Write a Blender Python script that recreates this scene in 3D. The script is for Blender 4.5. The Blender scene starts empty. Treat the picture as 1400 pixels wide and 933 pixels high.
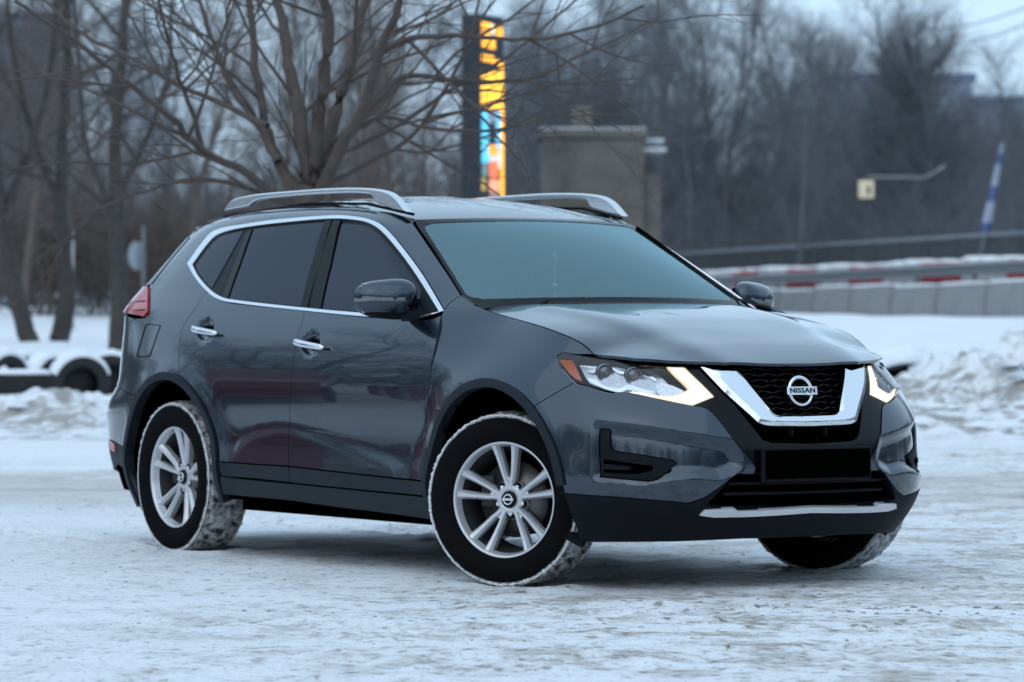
import bpy, bmesh, math, random
import numpy as np
from mathutils import Vector, Matrix
from mathutils.bvhtree import BVHTree
from mathutils.geometry import delaunay_2d_cdt
from mathutils.interpolate import poly_3d_calc

random.seed(7)
RNG = np.random.default_rng(11)
SC = bpy.context.scene
COL = SC.collection
R = math.radians

# ------------------------------------------------------------------ camera, sky, sun, exposure
CAM_F = 5050.0            # focal length in pixels of a 1400 px wide picture
CAM_H = 1.03              # eye height
cam_d = bpy.data.cameras.new('camera')
cam = bpy.data.objects.new('camera', cam_d)
COL.objects.link(cam)
cam_d.sensor_width = 36.0
cam_d.lens = 36.0 * CAM_F / 1400.0
cam_d.clip_start = 0.1
cam_d.clip_end = 3000.0
cam.location = (0, 0, CAM_H)
cam.rotation_euler = (R(90) - math.atan(16.5 / CAM_F), 0, 0)
cam_d.dof.use_dof = True
cam_d.dof.focus_distance = 13.9
cam_d.dof.aperture_fstop = 4.3
SC.camera = cam

world = bpy.data.worlds.new('World')
SC.world = world
world.use_nodes = True
wn = world.node_tree.nodes; wl = world.node_tree.links
wn.clear()
w_out = wn.new('ShaderNodeOutputWorld'); w_bg = wn.new('ShaderNodeBackground')
w_sky = wn.new('ShaderNodeTexSky'); w_mix = wn.new('ShaderNodeMixRGB')
SUN_EL, SUN_AZ = R(42), R(205)
w_sky.sky_type = 'NISHITA'; w_sky.sun_disc = False
w_sky.sun_elevation = SUN_EL; w_sky.sun_rotation = SUN_AZ
w_sky.air_density = 1.0; w_sky.dust_density = 3.0; w_sky.ozone_density = 3.0
w_mix.blend_type = 'MIX'; w_mix.inputs[0].default_value = 0.86      # an even overcast deck over most of the sky
w_mix.inputs[2].default_value = (5.0, 6.95, 8.9, 1)
w_bg.inputs[1].default_value = 0.10
wl.new(w_sky.outputs[0], w_mix.inputs[1]); wl.new(w_mix.outputs[0], w_bg.inputs[0]); wl.new(w_bg.outputs[0], w_out.inputs[0])

sun_d = bpy.data.lights.new('sun', 'SUN')
sun_d.energy = 0.5; sun_d.angle = R(100); sun_d.color = (1.0, 0.96, 0.92)
sun = bpy.data.objects.new('sun', sun_d); COL.objects.link(sun)
# direction towards the sun: rotation measured from +Y clockwise (towards +X), as the sky texture does
sdir = Vector((math.sin(SUN_AZ) * math.cos(SUN_EL), math.cos(SUN_AZ) * math.cos(SUN_EL), math.sin(SUN_EL)))
sun.rotation_euler = sdir.to_track_quat('Z', 'Y').to_euler()

SC.view_settings.view_transform = 'Standard'
SC.view_settings.look = 'None'
SC.view_settings.exposure = 0.50
SC.view_settings.gamma = 1.0
SC.view_settings.use_curve_mapping = False
SC.render.engine = 'CYCLES'
SC.cycles.use_denoising = True
SC.cycles.max_bounces = 8
SC.cycles.diffuse_bounces = 3
SC.cycles.glossy_bounces = 5
SC.cycles.transparent_max_bounces = 12
SC.cycles.caustics_reflective = False
SC.cycles.caustics_refractive = False
SC.cycles.sample_clamp_indirect = 6.0

def px(x, y, d):
    """a world point seen at pixel (x, y) of the 1400x933 photograph at distance d along the view axis"""
    return Vector(((x - 700.0) / CAM_F * d, d, CAM_H + (450.0 - y) / CAM_F * d))

# ------------------------------------------------------------------ materials
def new_mat(name):
    m = bpy.data.materials.new(name); m.use_nodes = True
    b = m.node_tree.nodes['Principled BSDF']
    return m, m.node_tree.nodes, m.node_tree.links, b

def simple(name, col, rough=0.5, metal=0.0, coat=0.0, spec=0.5, var=0.0, scale=8.0, bump=0.0, emis=None, estr=0.0, coat_r=0.03):
    m, n, l, b = new_mat(name)
    b.inputs['Base Color'].default_value = (*col, 1)
    b.inputs['Roughness'].default_value = rough
    b.inputs['Metallic'].default_value = metal
    b.inputs['Coat Weight'].default_value = coat
    b.inputs['Coat Roughness'].default_value = coat_r
    b.inputs['Specular IOR Level'].default_value = spec
    if emis:
        b.inputs['Emission Color'].default_value = (*emis, 1); b.inputs['Emission Strength'].default_value = estr
    if var or bump:
        tc = n.new('ShaderNodeTexCoord'); no = n.new('ShaderNodeTexNoise')
        no.inputs['Scale'].default_value = scale; no.inputs['Detail'].default_value = 6
        l.new(tc.outputs['Object'], no.inputs['Vector'])
        if var:
            mx = n.new('ShaderNodeMixRGB')
            mx.inputs[1].default_value = (*[c * (1 - var) for c in col], 1)
            mx.inputs[2].default_value = (*[min(1, c * (1 + var)) for c in col], 1)
            l.new(no.outputs[0], mx.inputs[0]); l.new(mx.outputs[0], b.inputs['Base Color'])
        if bump:
            bp = n.new('ShaderNodeBump'); bp.inputs['Strength'].default_value = 1.0; bp.inputs['Distance'].default_value = bump
            l.new(no.outputs[0], bp.inputs['Height']); l.new(bp.outputs[0], b.inputs['Normal'])
    return m

def ramp(n, stops):
    r = n.new('ShaderNodeValToRGB')
    while len(r.color_ramp.elements) < len(stops): r.color_ramp.elements.new(0.5)
    for e, (p, c) in zip(r.color_ramp.elements, stops):
        e.position = p; e.color = (*c, 1) if len(c) == 3 else c
    return r

# ------------------------------------------------------------------ mesh helpers
class MB:
    """collects shapes for one mesh object"""
    def __init__(s): s.v = []; s.f = []; s.mi = []; s.sm = []
    def add(s, verts, faces, mi=0, smooth=True):
        o = len(s.v); s.v += [tuple(v) for v in verts]
        s.f += [tuple(i + o for i in f) for f in faces]; s.mi += [mi] * len(faces); s.sm += [smooth] * len(faces)
    def box(s, c, size, rot=None, mi=0, bevel=0.0):
        bm = bmesh.new(); bmesh.ops.create_cube(bm, size=1.0)
        for v in bm.verts: v.co = Vector((v.co.x * size[0], v.co.y * size[1], v.co.z * size[2]))
        if bevel: bmesh.ops.bevel(bm, geom=bm.edges[:], offset=bevel, segments=2, affect='EDGES', profile=0.5)
        M = Matrix.Translation(Vector(c)) @ (rot.to_4x4() if rot else Matrix.Identity(4))
        bm.verts.index_update()
        s.add([M @ v.co for v in bm.verts], [[v.index for v in f.verts] for f in bm.faces], mi, False); bm.free()
    def tube(s, pts, radii, n=8, mi=0, cap=True, smooth=True):
        pts = [Vector(p) for p in pts]
        if not hasattr(radii, '__len__'): radii = [radii] * len(pts)
        vs = []; prev = None
        for i, p in enumerate(pts):
            t = (pts[min(i + 1, len(pts) - 1)] - pts[max(i - 1, 0)]).normalized()
            if prev is None:
                a = Vector((0, 0, 1)) if abs(t.z) < 0.9 else Vector((1, 0, 0))
                u = t.cross(a).normalized()
            else: u = (prev - t * prev.dot(t)).normalized()
            prev = u; w = t.cross(u)
            for k in range(n):
                a = 2 * math.pi * k / n
                vs.append(p + (u * math.cos(a) + w * math.sin(a)) * radii[i])
        fs = []
        for i in range(len(pts) - 1):
            for k in range(n):
                fs.append((i * n + k, i * n + (k + 1) % n, (i + 1) * n + (k + 1) % n, (i + 1) * n + k))
        if cap: fs += [tuple(range(n - 1, -1, -1)), tuple((len(pts) - 1) * n + k for k in range(n))]
        s.add(vs, fs, mi, smooth)
    def lathe(s, prof, n=64, mi=0, axis='y', closed=False, smooth=True, c=(0, 0, 0)):
        """prof: list of (axial, radius); revolved about the axis through c"""
        vs = []
        for a, r in prof:
            for k in range(n):
                t = 2 * math.pi * k / n; p, q = r * math.cos(t), r * math.sin(t)
                v = {'y': (p, a, q), 'x': (a, p, q), 'z': (p, q, a)}[axis]
                vs.append((v[0] + c[0], v[1] + c[1], v[2] + c[2]))
        fs = []; m = len(prof)
        for i in range(m if closed else m - 1):
            j = (i + 1) % m
            for k in range(n):
                f = (i * n + k, i * n + (k + 1) % n, j * n + (k + 1) % n, j * n + k)
                fs.append(f if axis != 'y' else f[::-1])
        s.add(vs, fs, mi, smooth)
    def prism(s, poly, fn0, fn1, mi=0):
        """poly: 2D outline; fn0/fn1 map (u, v) to the back / front 3D point"""
        n = len(poly); vs = [fn0(*p) for p in poly] + [fn1(*p) for p in poly]
        fs = [tuple(range(n - 1, -1, -1)), tuple(range(n, 2 * n))] + [(i, (i + 1) % n, n + (i + 1) % n, n + i) for i in range(n)]
        s.add(vs, fs, mi, False)
    def build(s, name, mats, parent=None, fix=True):
        me = bpy.data.meshes.new(name); me.from_pydata(s.v, [], s.f); me.update()
        for m in (mats if isinstance(mats, (list, tuple)) else [mats]): me.materials.append(m)
        me.polygons.foreach_set('material_index', s.mi); me.polygons.foreach_set('use_smooth', s.sm)
        if fix:
            bm = bmesh.new(); bm.from_mesh(me); bmesh.ops.recalc_face_normals(bm, faces=bm.faces[:]); bm.to_mesh(me); bm.free()
        me.update()
        return link(name, me, parent)

def link(name, me, parent=None):
    o = bpy.data.objects.new(name, me); COL.objects.link(o)
    if parent: o.parent = parent
    return o

def np_mesh(name, verts, faces, mat, parent=None, smooth=True):
    """verts (n,3), faces (m,k) numpy arrays with a constant number of corners"""
    me = bpy.data.meshes.new(name); k = faces.shape[1]; m = len(faces)
    me.vertices.add(len(verts)); me.vertices.foreach_set('co', np.ascontiguousarray(verts, np.float32).ravel())
    me.loops.add(m * k); me.loops.foreach_set('vertex_index', np.ascontiguousarray(faces, np.int32).ravel())
    me.polygons.add(m); me.polygons.foreach_set('loop_start', np.arange(m, dtype=np.int32) * k)
    me.polygons.foreach_set('use_smooth', np.full(m, smooth))
    me.update(calc_edges=True); me.validate()
    me.materials.append(mat)
    return link(name, me, parent)

def tag(o, label=None, cat=None, group=None, kind=None):
    if label: o['label'] = label
    if cat: o['category'] = cat
    if group: o['group'] = group
    if kind: o['kind'] = kind
    return o

def empty(name, loc=(0, 0, 0), rz=0.0, parent=None):
    o = bpy.data.objects.new(name, None); COL.objects.link(o)
    o.location = loc; o.rotation_euler = (0, 0, rz); o.empty_display_size = 0.2
    if parent: o.parent = parent
    return o

def copy_tree(o, parent=None):
    c = o.copy(); COL.objects.link(c)
    if parent: c.parent = parent
    for ch in list(o.children): copy_tree(ch, c)
    return c

def vnoise(x, y, seed=0):
    """smooth lattice noise in -1..1, numpy arrays"""
    xi = np.floor(x).astype(np.int64); yi = np.floor(y).astype(np.int64)
    fx = x - xi; fy = y - yi
    fx = fx * fx * fx * (fx * (fx * 6 - 15) + 10); fy = fy * fy * fy * (fy * (fy * 6 - 15) + 10)
    def h(a, b):
        n = (a * 374761393 + b * 668265263 + seed * 974634777) & 0xFFFFFFFF
        n = ((n ^ (n >> 13)) * 1274126177) & 0xFFFFFFFF
        return ((n ^ (n >> 16)) & 0xFFFF) / 32767.5 - 1.0
    return (h(xi, yi) * (1 - fx) + h(xi + 1, yi) * fx) * (1 - fy) + (h(xi, yi + 1) * (1 - fx) + h(xi + 1, yi + 1) * fx) * fy

def fbm(x, y, oct=4, seed=0, gain=0.5):
    s = 0.0; a = 1.0; f = 1.0
    for i in range(oct):
        s = s + a * vnoise(x * f, y * f, seed + i * 17); a *= gain; f *= 2.03
    return s
# ------------------------------------------------------------------ ground
def sstep(a, b, x):
    t = np.clip((x - a) / (b - a), 0, 1); return t * t * (3 - 2 * t)
def terrain(x, y):
    x = np.asarray(x, float); y = np.asarray(y, float)
    zl = np.interp(y, [-400, 28, 31, 36, 42, 48, 55, 80, 100, 140, 300, 900], [0, 0, .02, .14, .30, .55, .80, 1.28, 1.62, 2.0, 4.0, 8.0])
    zr = np.interp(y, [-400, 28, 31, 36, 42, 48, 55, 74, 101, 140, 300, 900], [0, 0, .02, .14, .30, .55, .85, 1.30, 1.42, 1.7, 4.0, 8.0])
    kx = sstep(-2, 4, x); z = zl * (1 - kx) + zr * kx
    # cleared-snow banks: left of the car low and soft, right of it higher and lumpy
    rough = fbm(x * 1.1 + 9, y * 1.1, 4, 3)
    edge_l = 34.4 + .5 * vnoise(x * .5, x * 0 + 3, 5); edge_r = 36.6 + .6 * vnoise(x * .6, x * 0 + 8, 6)
    lb = sstep(2.0, -1.0, x) * np.exp(-np.abs((y - edge_l - 1.0) / 1.9) ** 2.6)
    z = z + lb * (.20 + .14 * rough + .06 * fbm(x * 5, y * 5, 3, 21))
    rb = (.35 * sstep(1.2, 3.0, x) + .65 * sstep(3.7, 5.0, x)) * np.exp(-np.abs((y - edge_r - 1.6) / 2.4) ** 3)
    z = z + rb * (.50 + .26 * rough + .13 * fbm(x * 3.4, y * 3.4, 4, 33))
    lb2 = sstep(1.2, 3.2, x) * np.exp(-((y - 33.6) / 1.0) ** 2)
    z = z + lb2 * (.07 + .10 * np.clip(fbm(x * 2.3, y * 2.3, 4, 44), -.4, 1))
    lot = sstep(33, 29, y)
    z = z + lot * (.012 * fbm(x * .5, y * .5, 3, 51) + .006 * fbm(x * 3.1, y * 3.1, 4, 52, .55))
    clod = np.clip(fbm(x * 7.0, y * 7.0, 3, 60) - .42, 0, 1) * np.clip(fbm(x * .8, y * .8, 2, 61) + .25, 0, 1)
    z = z + lot * .030 * clod
    # faint wheel tracks across the lot
    for yy, w in ((24.2, .22), (25.6, .25), (23.0, .2)):
        z = z - lot * .018 * np.exp(-((y - yy - .25 * vnoise(x * .25, x * 0, 71)) / w) ** 2)
    z = z + sstep(30, 46, y) * .05 * fbm(x * .35, y * .35, 3, 80)
    # prints of the car's own wheels, and the loose snow they pushed up
    xc = 12.41 + x * .55484 - y * .83195; yc = -9.09 + x * .83195 + y * .55484
    for w in (-.8, .8):
        e = np.abs(yc - w - .02 * vnoise(xc * 1.5, xc * 0 + 4, 90)); m = sstep(-2.6, -2.9, xc) * sstep(-9, -5, xc) + sstep(.2, .6, xc) * sstep(1.6, .9, xc) * .0
        z = z + m * (-.016 * np.exp(-(e / .10) ** 4) * (1 + .35 * np.sin(xc * 52)) + .013 * np.exp(-((e - .145) / .035) ** 2) * (1 + .8 * vnoise(xc * 9, yc * 9, 91)))
        for wx in (0.0, -2.7):
            r = np.hypot((xc - wx) / 1.5, yc - w); z = z + .016 * np.exp(-((r - .20) / .06) ** 2) * (1 + .9 * vnoise(xc * 11, yc * 11, 92))
    near = np.exp(-((x - .2) ** 2 / 9 + (y - 16.2) ** 2 / 9)); z = z * (1 - .45 * near * lot)
    return z
def axis_pts(lo, hi, step, far_lo, far_hi, g=1.16):
    a = list(np.arange(lo, hi, step)); s = step; p = hi
    while p < far_hi: a.append(p); s *= g; p += s
    s = step * g; p = lo - s; b = []
    while p > far_lo: b.append(p); s *= g; p -= s
    return np.array(b[::-1] + a)
gxs = axis_pts(-6.2, 6.2, .036, -900, 900); 
ya = axis_pts(9.0, 20.0, .040, -500, 20.0); yb = np.arange(20.04, 44, .065); s_ = .065; yc = []; p_ = 44.0
while p_ < 1600: yc.append(p_); s_ *= 1.09; p_ += s_
gys = np.concatenate([ya, yb, np.array(yc)])
GX, GY = np.meshgrid(gxs, gys, indexing='ij'); GZ = terrain(GX, GY)
gi = np.arange(GX.size).reshape(GX.shape)
GF = np.stack([gi[:-1, :-1], gi[1:, :-1], gi[1:, 1:], gi[:-1, 1:]], -1).reshape(-1, 4)

def snow_mat():
    m, n, l, b = new_mat('packed_snow')
    geo = n.new('ShaderNodeNewGeometry'); sp = n.new('ShaderNodeSeparateXYZ'); l.new(geo.outputs['Position'], sp.inputs[0])
    def noise(scale, detail, rough=.55, sx=1.0, sy=1.0, off=0.0):
        mp = n.new('ShaderNodeMapping'); mp.inputs['Scale'].default_value = (sx, sy, 1); mp.inputs['Location'].default_value = (off, off * .7, 0)
        t = n.new('ShaderNodeTexNoise'); t.inputs['Scale'].default_value = scale; t.inputs['Detail'].default_value = detail; t.inputs['Roughness'].default_value = rough
        l.new(geo.outputs['Position'], mp.inputs[0]); l.new(mp.outputs[0], t.inputs['Vector']); return t.outputs[0]
    def mr(src, a, b_, c=0.0, d=1.0):
        r = n.new('ShaderNodeMapRange'); r.interpolation_type = 'SMOOTHSTEP'
        for i, v in enumerate((a, b_, c, d)): r.inputs[i + 1].default_value = v
        l.new(src, r.inputs[0]); return r.outputs[0]
    def mth(op, a, b_):
        q = n.new('ShaderNodeMath'); q.operation = op
        for i, v in enumerate((a, b_)):
            if isinstance(v, (int, float)): q.inputs[i].default_value = v
            else: l.new(v, q.inputs[i])
        return q.outputs[0]
    def mix(f, c1_, c2_):
        x = n.new('ShaderNodeMixRGB')
        if isinstance(f, (int, float)): x.inputs[0].default_value = f
        else: l.new(f, x.inputs[0])
        for i, c in ((1, c1_), (2, c2_)):
            if isinstance(c, tuple): x.inputs[i].default_value = (*c, 1)
            else: l.new(c, x.inputs[i])
        return x.outputs[0]
    Y = sp.outputs[1]
    lot = mr(Y, 33, 29.5)
    broad = noise(.55, 5, .6); mid = noise(2.9, 10, .68, 1.0, .9, 3.1); fine = noise(17, 8, .66, 1.0, 1.0, 7.7); grit = noise(52, 4, .6, 1, 1, 1.3)
    c = mix(mr(broad, .38, .66), (.82, .84, .86), (.79, .80, .815))
    d1 = mth('MULTIPLY', mr(mth('ADD', mth('MULTIPLY', mid, .62), mth('MULTIPLY', fine, .38)), .455, .585), mr(broad, .32, .56, .40, 1.0))
    side = mr(sp.outputs[0], -2.6, 1.4, .12, 1.0)
    c = mix(mth('MULTIPLY', mth('MULTIPLY', d1, side), mth('MULTIPLY', lot, .82)), c, (.36, .30, .235))
    # the travelled lane behind the car: grit ground into the snow
    wob = mth('ADD', Y, mth('MULTIPLY', noise(.35, 3, .5, 1, 1, 12), 2.4))
    lane = mth('MULTIPLY', mr(wob, 21.0, 25.0), mr(wob, 28.6, 26.6))
    tracks = noise(1.0, 7, .6, .22, 5.0, 4.0)
    lane2 = mth('MULTIPLY', lane, mr(tracks, .34, .66, .30, 1.0))
    c = mix(mth('MULTIPLY', lane2, .78), c, (.40, .36, .31))
    specks = mth('MULTIPLY', mr(fine, .555, .615), mr(mid, .40, .54, .15, 1.0))
    c = mix(mth('MULTIPLY', mth('MULTIPLY', specks, mr(sp.outputs[0], -3.5, 1.0, .45, 1.0)), mth('MULTIPLY', lot, .85)), c, (.17, .14, .115))
    dots = mth('MULTIPLY', mr(grit, .62, .65), mr(broad, .40, .55, .2, 1.0))
    c = mix(mth('MULTIPLY', dots, mth('MULTIPLY', lot, .8)), c, (.10, .09, .085))
    # sand and soot in the cleared banks
    bank = mth('MULTIPLY', mr(Y, 31.5, 33.5), mr(Y, 41.0, 38.0))
    bd = mr(mth('ADD', mth('MULTIPLY', noise(1.3, 8, .65, 1, 1, 20), .6), mth('MULTIPLY', noise(5.0, 6, .65, 1, 1, 21), .4)), .455, .555)
    c = mix(mth('MULTIPLY', mth('MULTIPLY', bd, bank), .80), c, (.24, .205, .17))
    l.new(c, b.inputs['Base Color'])
    b.inputs['Roughness'].default_value = .55; b.inputs['Specular IOR Level'].default_value = .25
    rr = mr(d1, 0, 1, .62, .38); l.new(rr, b.inputs['Roughness'])
    bp = n.new('ShaderNodeBump'); bp.inputs['Distance'].default_value = .024; bp.inputs['Strength'].default_value = 1.0
    hsum = mth('ADD', mth('MULTIPLY', fine, .75), mth('MULTIPLY', grit, .22)); l.new(mth('ADD', hsum, mth('MULTIPLY', mid, .5)), bp.inputs['Height']); l.new(bp.outputs[0], b.inputs['Normal'])
    return m
SNOW = snow_mat()
g_ = np_mesh('ground', np.stack([GX, GY, GZ], -1).reshape(-1, 3), GF, SNOW); tag(g_, kind='structure')
def gz(x, y): return float(terrain(np.array([x]), np.array([y]))[0])

# lumps of frozen slush lying about
def lump_mesh(seed):
    bm = bmesh.new(); bmesh.ops.create_icosphere(bm, subdivisions=2, radius=1.0); rg = np.random.default_rng(seed)
    off = rg.uniform(0, 50, 3)
    for v in bm.verts:
        k = 1 + .35 * float(fbm(np.array([v.co.x * 1.6 + off[0]]), np.array([v.co.y * 1.6 + v.co.z * 1.3 + off[1]]), 3, seed)[0]); v.co *= k; v.co.z *= .55
    V = np.array([v.co[:] for v in bm.verts]); bm.verts.index_update(); F = np.array([[v.index for v in f.verts] for f in bm.faces]); bm.free(); return V, F
LUMP = [lump_mesh(i) for i in range(4)]
def scatter(name, pts, mat, label, kind='stuff'):
    VV = []; FF = []; o = 0
    for (x, y, s) in pts:
        V, F = LUMP[RNG.integers(4)]; a = RNG.uniform(0, 6.28); c, q = math.cos(a), math.sin(a)
        W = V * s * RNG.uniform(.55, 1.45, 3) * [1, 1, .7]; W = np.stack([W[:, 0] * c - W[:, 1] * q, W[:, 0] * q + W[:, 1] * c, W[:, 2]], -1) + [x, y, gz(x, y) + s * .12]
        VV.append(W); FF.append(F + o); o += len(V)
    ob = np_mesh(name, np.concatenate(VV), np.concatenate(FF), mat, smooth=False); tag(ob, label, 'snow', kind=kind); return ob
SLUSH = simple('dirty_slush', (.30, .27, .24), .7, var=.5, scale=18, bump=.004)
SLUSHW = simple('clean_snow_lump', (.74, .76, .78), .7, var=.12, scale=18, bump=.004)
pts = []
for k in range(520):
    y = 10 + 20 * RNG.random() ** 1.5; x = RNG.uniform(-.15, .15) * y
    if fbm(np.array([x * .9]), np.array([y * .9]), 2, 61)[0] < -.05 and RNG.random() < .7: continue
    pts.append((x, y, RNG.choice([.003, .0045, .0065, .011], p=[.42, .33, .2, .05]) * (1 + .01 * y)))
# a broken ridge of slush pushed up beside the front wheels
for k in range(70):
    t = RNG.random(); x = .55 + 1.75 * t + RNG.normal() * .12; y = 13.7 + .1 * t + RNG.normal() * .12 - .35 * t; pts.append((x, y, RNG.uniform(.004, .014)))
scatter('slush_crumbs', pts, SLUSH, 'crumbs of dirty slush scattered over the packed snow')
pts = []
for k in range(260):
    x = RNG.uniform(2.4, 6.2); y = 33.0 + RNG.random() ** 1.4 * 4.5; pts.append((x, y, RNG.choice([.03, .06, .10, .16], p=[.45, .3, .17, .08])))
for k in range(170):
    x = RNG.uniform(-6, -1.5); y = 32.6 + RNG.random() ** 1.4 * 3; pts.append((x, y, RNG.choice([.02, .04, .08], p=[.5, .35, .15])))
scatter('snow_lumps', pts, SLUSHW, 'lumps of cleared snow along the foot of the banks')

# ------------------------------------------------------------------ bare trees
class Wood:
    def __init__(s, seed): s.r = np.random.default_rng(seed); s.V = []; s.F = []; s.n = 0
    def tube(s, P, rad, k):
        P = np.asarray(P, float); n = len(P)
        T = np.gradient(P, axis=0); T /= np.linalg.norm(T, axis=1, keepdims=True) + 1e-9
        a = np.where(np.abs(T[:, 2:3]) > .9, [[1., 0, 0]], [[0, 0, 1.]]); U = np.cross(T, a); U /= np.linalg.norm(U, axis=1, keepdims=True) + 1e-9; W = np.cross(T, U)
        an = 2 * np.pi * np.arange(k) / k
        V = P[:, None] + (U[:, None] * np.cos(an)[None, :, None] + W[:, None] * np.sin(an)[None, :, None]) * np.asarray(rad)[:, None, None]
        i = np.arange(n - 1)[:, None] * k + np.arange(k)[None]; j = np.arange(n - 1)[:, None] * k + (np.arange(k)[None] + 1) % k
        s.F.append((np.stack([i, j, j + k, i + k], -1).reshape(-1, 4)) + s.n); s.V.append(V.reshape(-1, 3)); s.n += n * k
    def path(s, p, d, L, n, wander, up):
        P = [np.array(p, float)]; d = np.array(d, float); d /= np.linalg.norm(d); st = L / n; D = [d]
        for i in range(n):
            d = d + s.r.normal(size=3) * wander + np.array([0, 0, up]); d = d / np.linalg.norm(d); P.append(P[-1] + d * st); D.append(d)
        return np.array(P), np.array(D)
    def grow(s, p, d, L, r, lev, spec):
        n = spec['seg'][lev]; P, D = s.path(p, d, L, n, spec['wander'][lev], spec['up'][lev])
        rad = r * (1 - (1 - spec.get('tip', .3)) * np.linspace(0, 1, n + 1) ** 1.1)
        s.tube(P, rad, spec['k'][lev]); s.sprout(P, D, rad, L, lev, spec)
    def sprout(s, P, D, rad, L, lev, spec, t0=None):
        if lev + 1 >= len(spec['seg']): return
        c = spec['n'][lev]; c = int(c * L) if spec.get('per_m') else c; t0 = spec['t0'][lev] if t0 is None else t0
        n = len(P) - 1
        for q in range(c):
            t = t0 + (1 - t0) * (q + s.r.random()) / c; f = t * n; i = min(int(f), n - 1); w = f - i
            p = P[i] * (1 - w) + P[i + 1] * w; d = D[min(i + 1, n)]; ang = math.radians(s.r.normal(spec['ang'][lev], 9))
            a = s.r.normal(size=3); a -= d * (a @ d); a /= np.linalg.norm(a) + 1e-9
            nd = d * math.cos(ang) + a * math.sin(ang)
            ln = spec['len'][lev + 1] * s.r.uniform(.65, 1.25) * (1.05 - spec.get('cone', .6) * t); rr = min(rad[i] * .62, spec['r'][lev + 1] * s.r.uniform(.7, 1.2))
            s.grow(p, nd, ln, rr, lev + 1, spec)
    def arrays(s): return np.concatenate(s.V), np.concatenate(s.F)
BARK = simple('bark', (.060, .052, .050), .9, var=.45, scale=14, bump=.01)
BARK_RED = simple('reddish_bark', (.088, .068, .060), .85, var=.45, scale=10, bump=.006)
BARK_DARK = simple('dark_damp_bark', (.050, .044, .041), .9, var=.6, scale=7, bump=.015)
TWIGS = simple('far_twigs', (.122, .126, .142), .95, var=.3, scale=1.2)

SPEC_MID = dict(seg=[9, 7, 5, 4], k=[7, 5, 3, 3], wander=[.06, .11, .16, .2], up=[.03, .05, .04, .02], n=[15, 9, 6], t0=[.22, .15, .1], ang=[40, 42, 45], len=[9, 4.2, 1.9, .85], r=[.16, .05, .018, .007], tip=.25)
SPEC_FAR = dict(seg=[7, 5, 4, 3], k=[5, 3, 3, 3], wander=[.06, .12, .18, .2], up=[.03, .06, .05, .02], n=[20, 11, 7], t0=[.14, .12, .1], ang=[38, 42, 46], len=[11, 4.4, 2.2, 1.15], r=[.105, .030, .0125, .0075], tip=.3)
SPEC_POP = dict(seg=[8, 6, 4, 3], k=[5, 3, 3, 3], wander=[.04, .06, .10, .15], up=[.02, .16, .10, .05], n=[84, 10, 6], t0=[.06, .15, .1], ang=[40, 30, 36], len=[12, 4.6, 1.7, .9], r=[.14, .036, .016, .011], tip=.2, cone=.62)
SPEC_BUSH = dict(seg=[5, 4, 3], k=[3, 3, 3], wander=[.12, .18, .2], up=[.03, .03, 0], n=[9, 5], t0=[.15, .1], ang=[34, 40], len=[3.0, 1.3, .6], r=[.016, .009, .005], tip=.4)
def template(spec, seed, lean=(0, 0)):
    w = Wood(seed); w.grow((0, 0, -.2), (lean[0], lean[1], 1), spec['len'][0], spec['r'][0], 0, spec); return w.arrays()
def bush_template(seed, stems=16):
    w = Wood(seed)
    for k in range(stems):
        a = w.r.uniform(0, 6.28); w.grow((w.r.normal() * .5, w.r.normal() * .5, -.1), (math.cos(a) * .35, math.sin(a) * .35, 1), SPEC_BUSH['len'][0] * w.r.uniform(.6, 1.2), SPEC_BUSH['r'][0], 0, SPEC_BUSH)
    return w.arrays()
T_FAR = [template(SPEC_FAR, 100 + i) for i in range(4)]; T_POP = [template(SPEC_POP, 200 + i) for i in range(2)]; T_BUSH = [bush_template(300 + i) for i in range(4)]
def mass(name, places, mat, label, cat='wood'):
    VV = []; FF = []; o = 0
    for (V, F), x, y, s, sz in places:
        a = RNG.uniform(0, 6.28); c, q = math.cos(a), math.sin(a)
        W = np.stack([(V[:, 0] * c - V[:, 1] * q) * s + x, (V[:, 0] * q + V[:, 1] * c) * s + y, V[:, 2] * sz + gz(x, y)], -1); VV.append(W); FF.append(F + o); o += len(V)
    ob = np_mesh(name, np.concatenate(VV), np.concatenate(FF), mat); tag(ob, label, cat, kind='stuff'); return ob
# the far wood behind the lot
pl = []
for k in range(70):
    y = RNG.uniform(100, 190); x = RNG.uniform(-.155, .155) * y; pxx = 700 + x / y * CAM_F
    lim = np.interp(pxx, [0, 300, 700, 850, 1080, 1150, 1300, 1400], [.80, .80, .84, .86, .84, .72, .42, .5]) * y / 130
    if pxx > 1270 and RNG.random() < .3: continue
    if x > 3 and y < 150 and x < 12.5 + 3.8 * (101 - y) / 27: continue
    s = lim * RNG.uniform(.85, 1.2); pl.append((T_FAR[RNG.integers(4)], x, y, s * 1.05, s))
for k in range(9):
    y = RNG.uniform(125, 165); pxx = RNG.uniform(1290, 1410); x = (pxx - 700) / CAM_F * y; s = RNG.uniform(.50, .66) * y / 130; pl.append((T_FAR[RNG.integers(4)], x, y, s * 1.5, s))
for k in range(30):
    y = RNG.uniform(146, 200); pxx = RNG.uniform(700, 1300); x = (pxx - 700) / CAM_F * y; s = RNG.uniform(.55, 1.0) * y / 130; pl.append((T_FAR[RNG.integers(4)], x, y, s * 1.15, s))
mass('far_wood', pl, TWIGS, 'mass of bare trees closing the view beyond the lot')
pl = []
for k in range(170):
    y = RNG.uniform(94, 150); x = RNG.uniform(-.15, .15) * y
    if x > 3 and y < 150 and x < 12.5 + 3.8 * (101 - y) / 27: continue
    s = RNG.uniform(.7, 1.35) * y / 105; pl.append((T_BUSH[RNG.integers(4)], x, y, s * 1.1, s))
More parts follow.
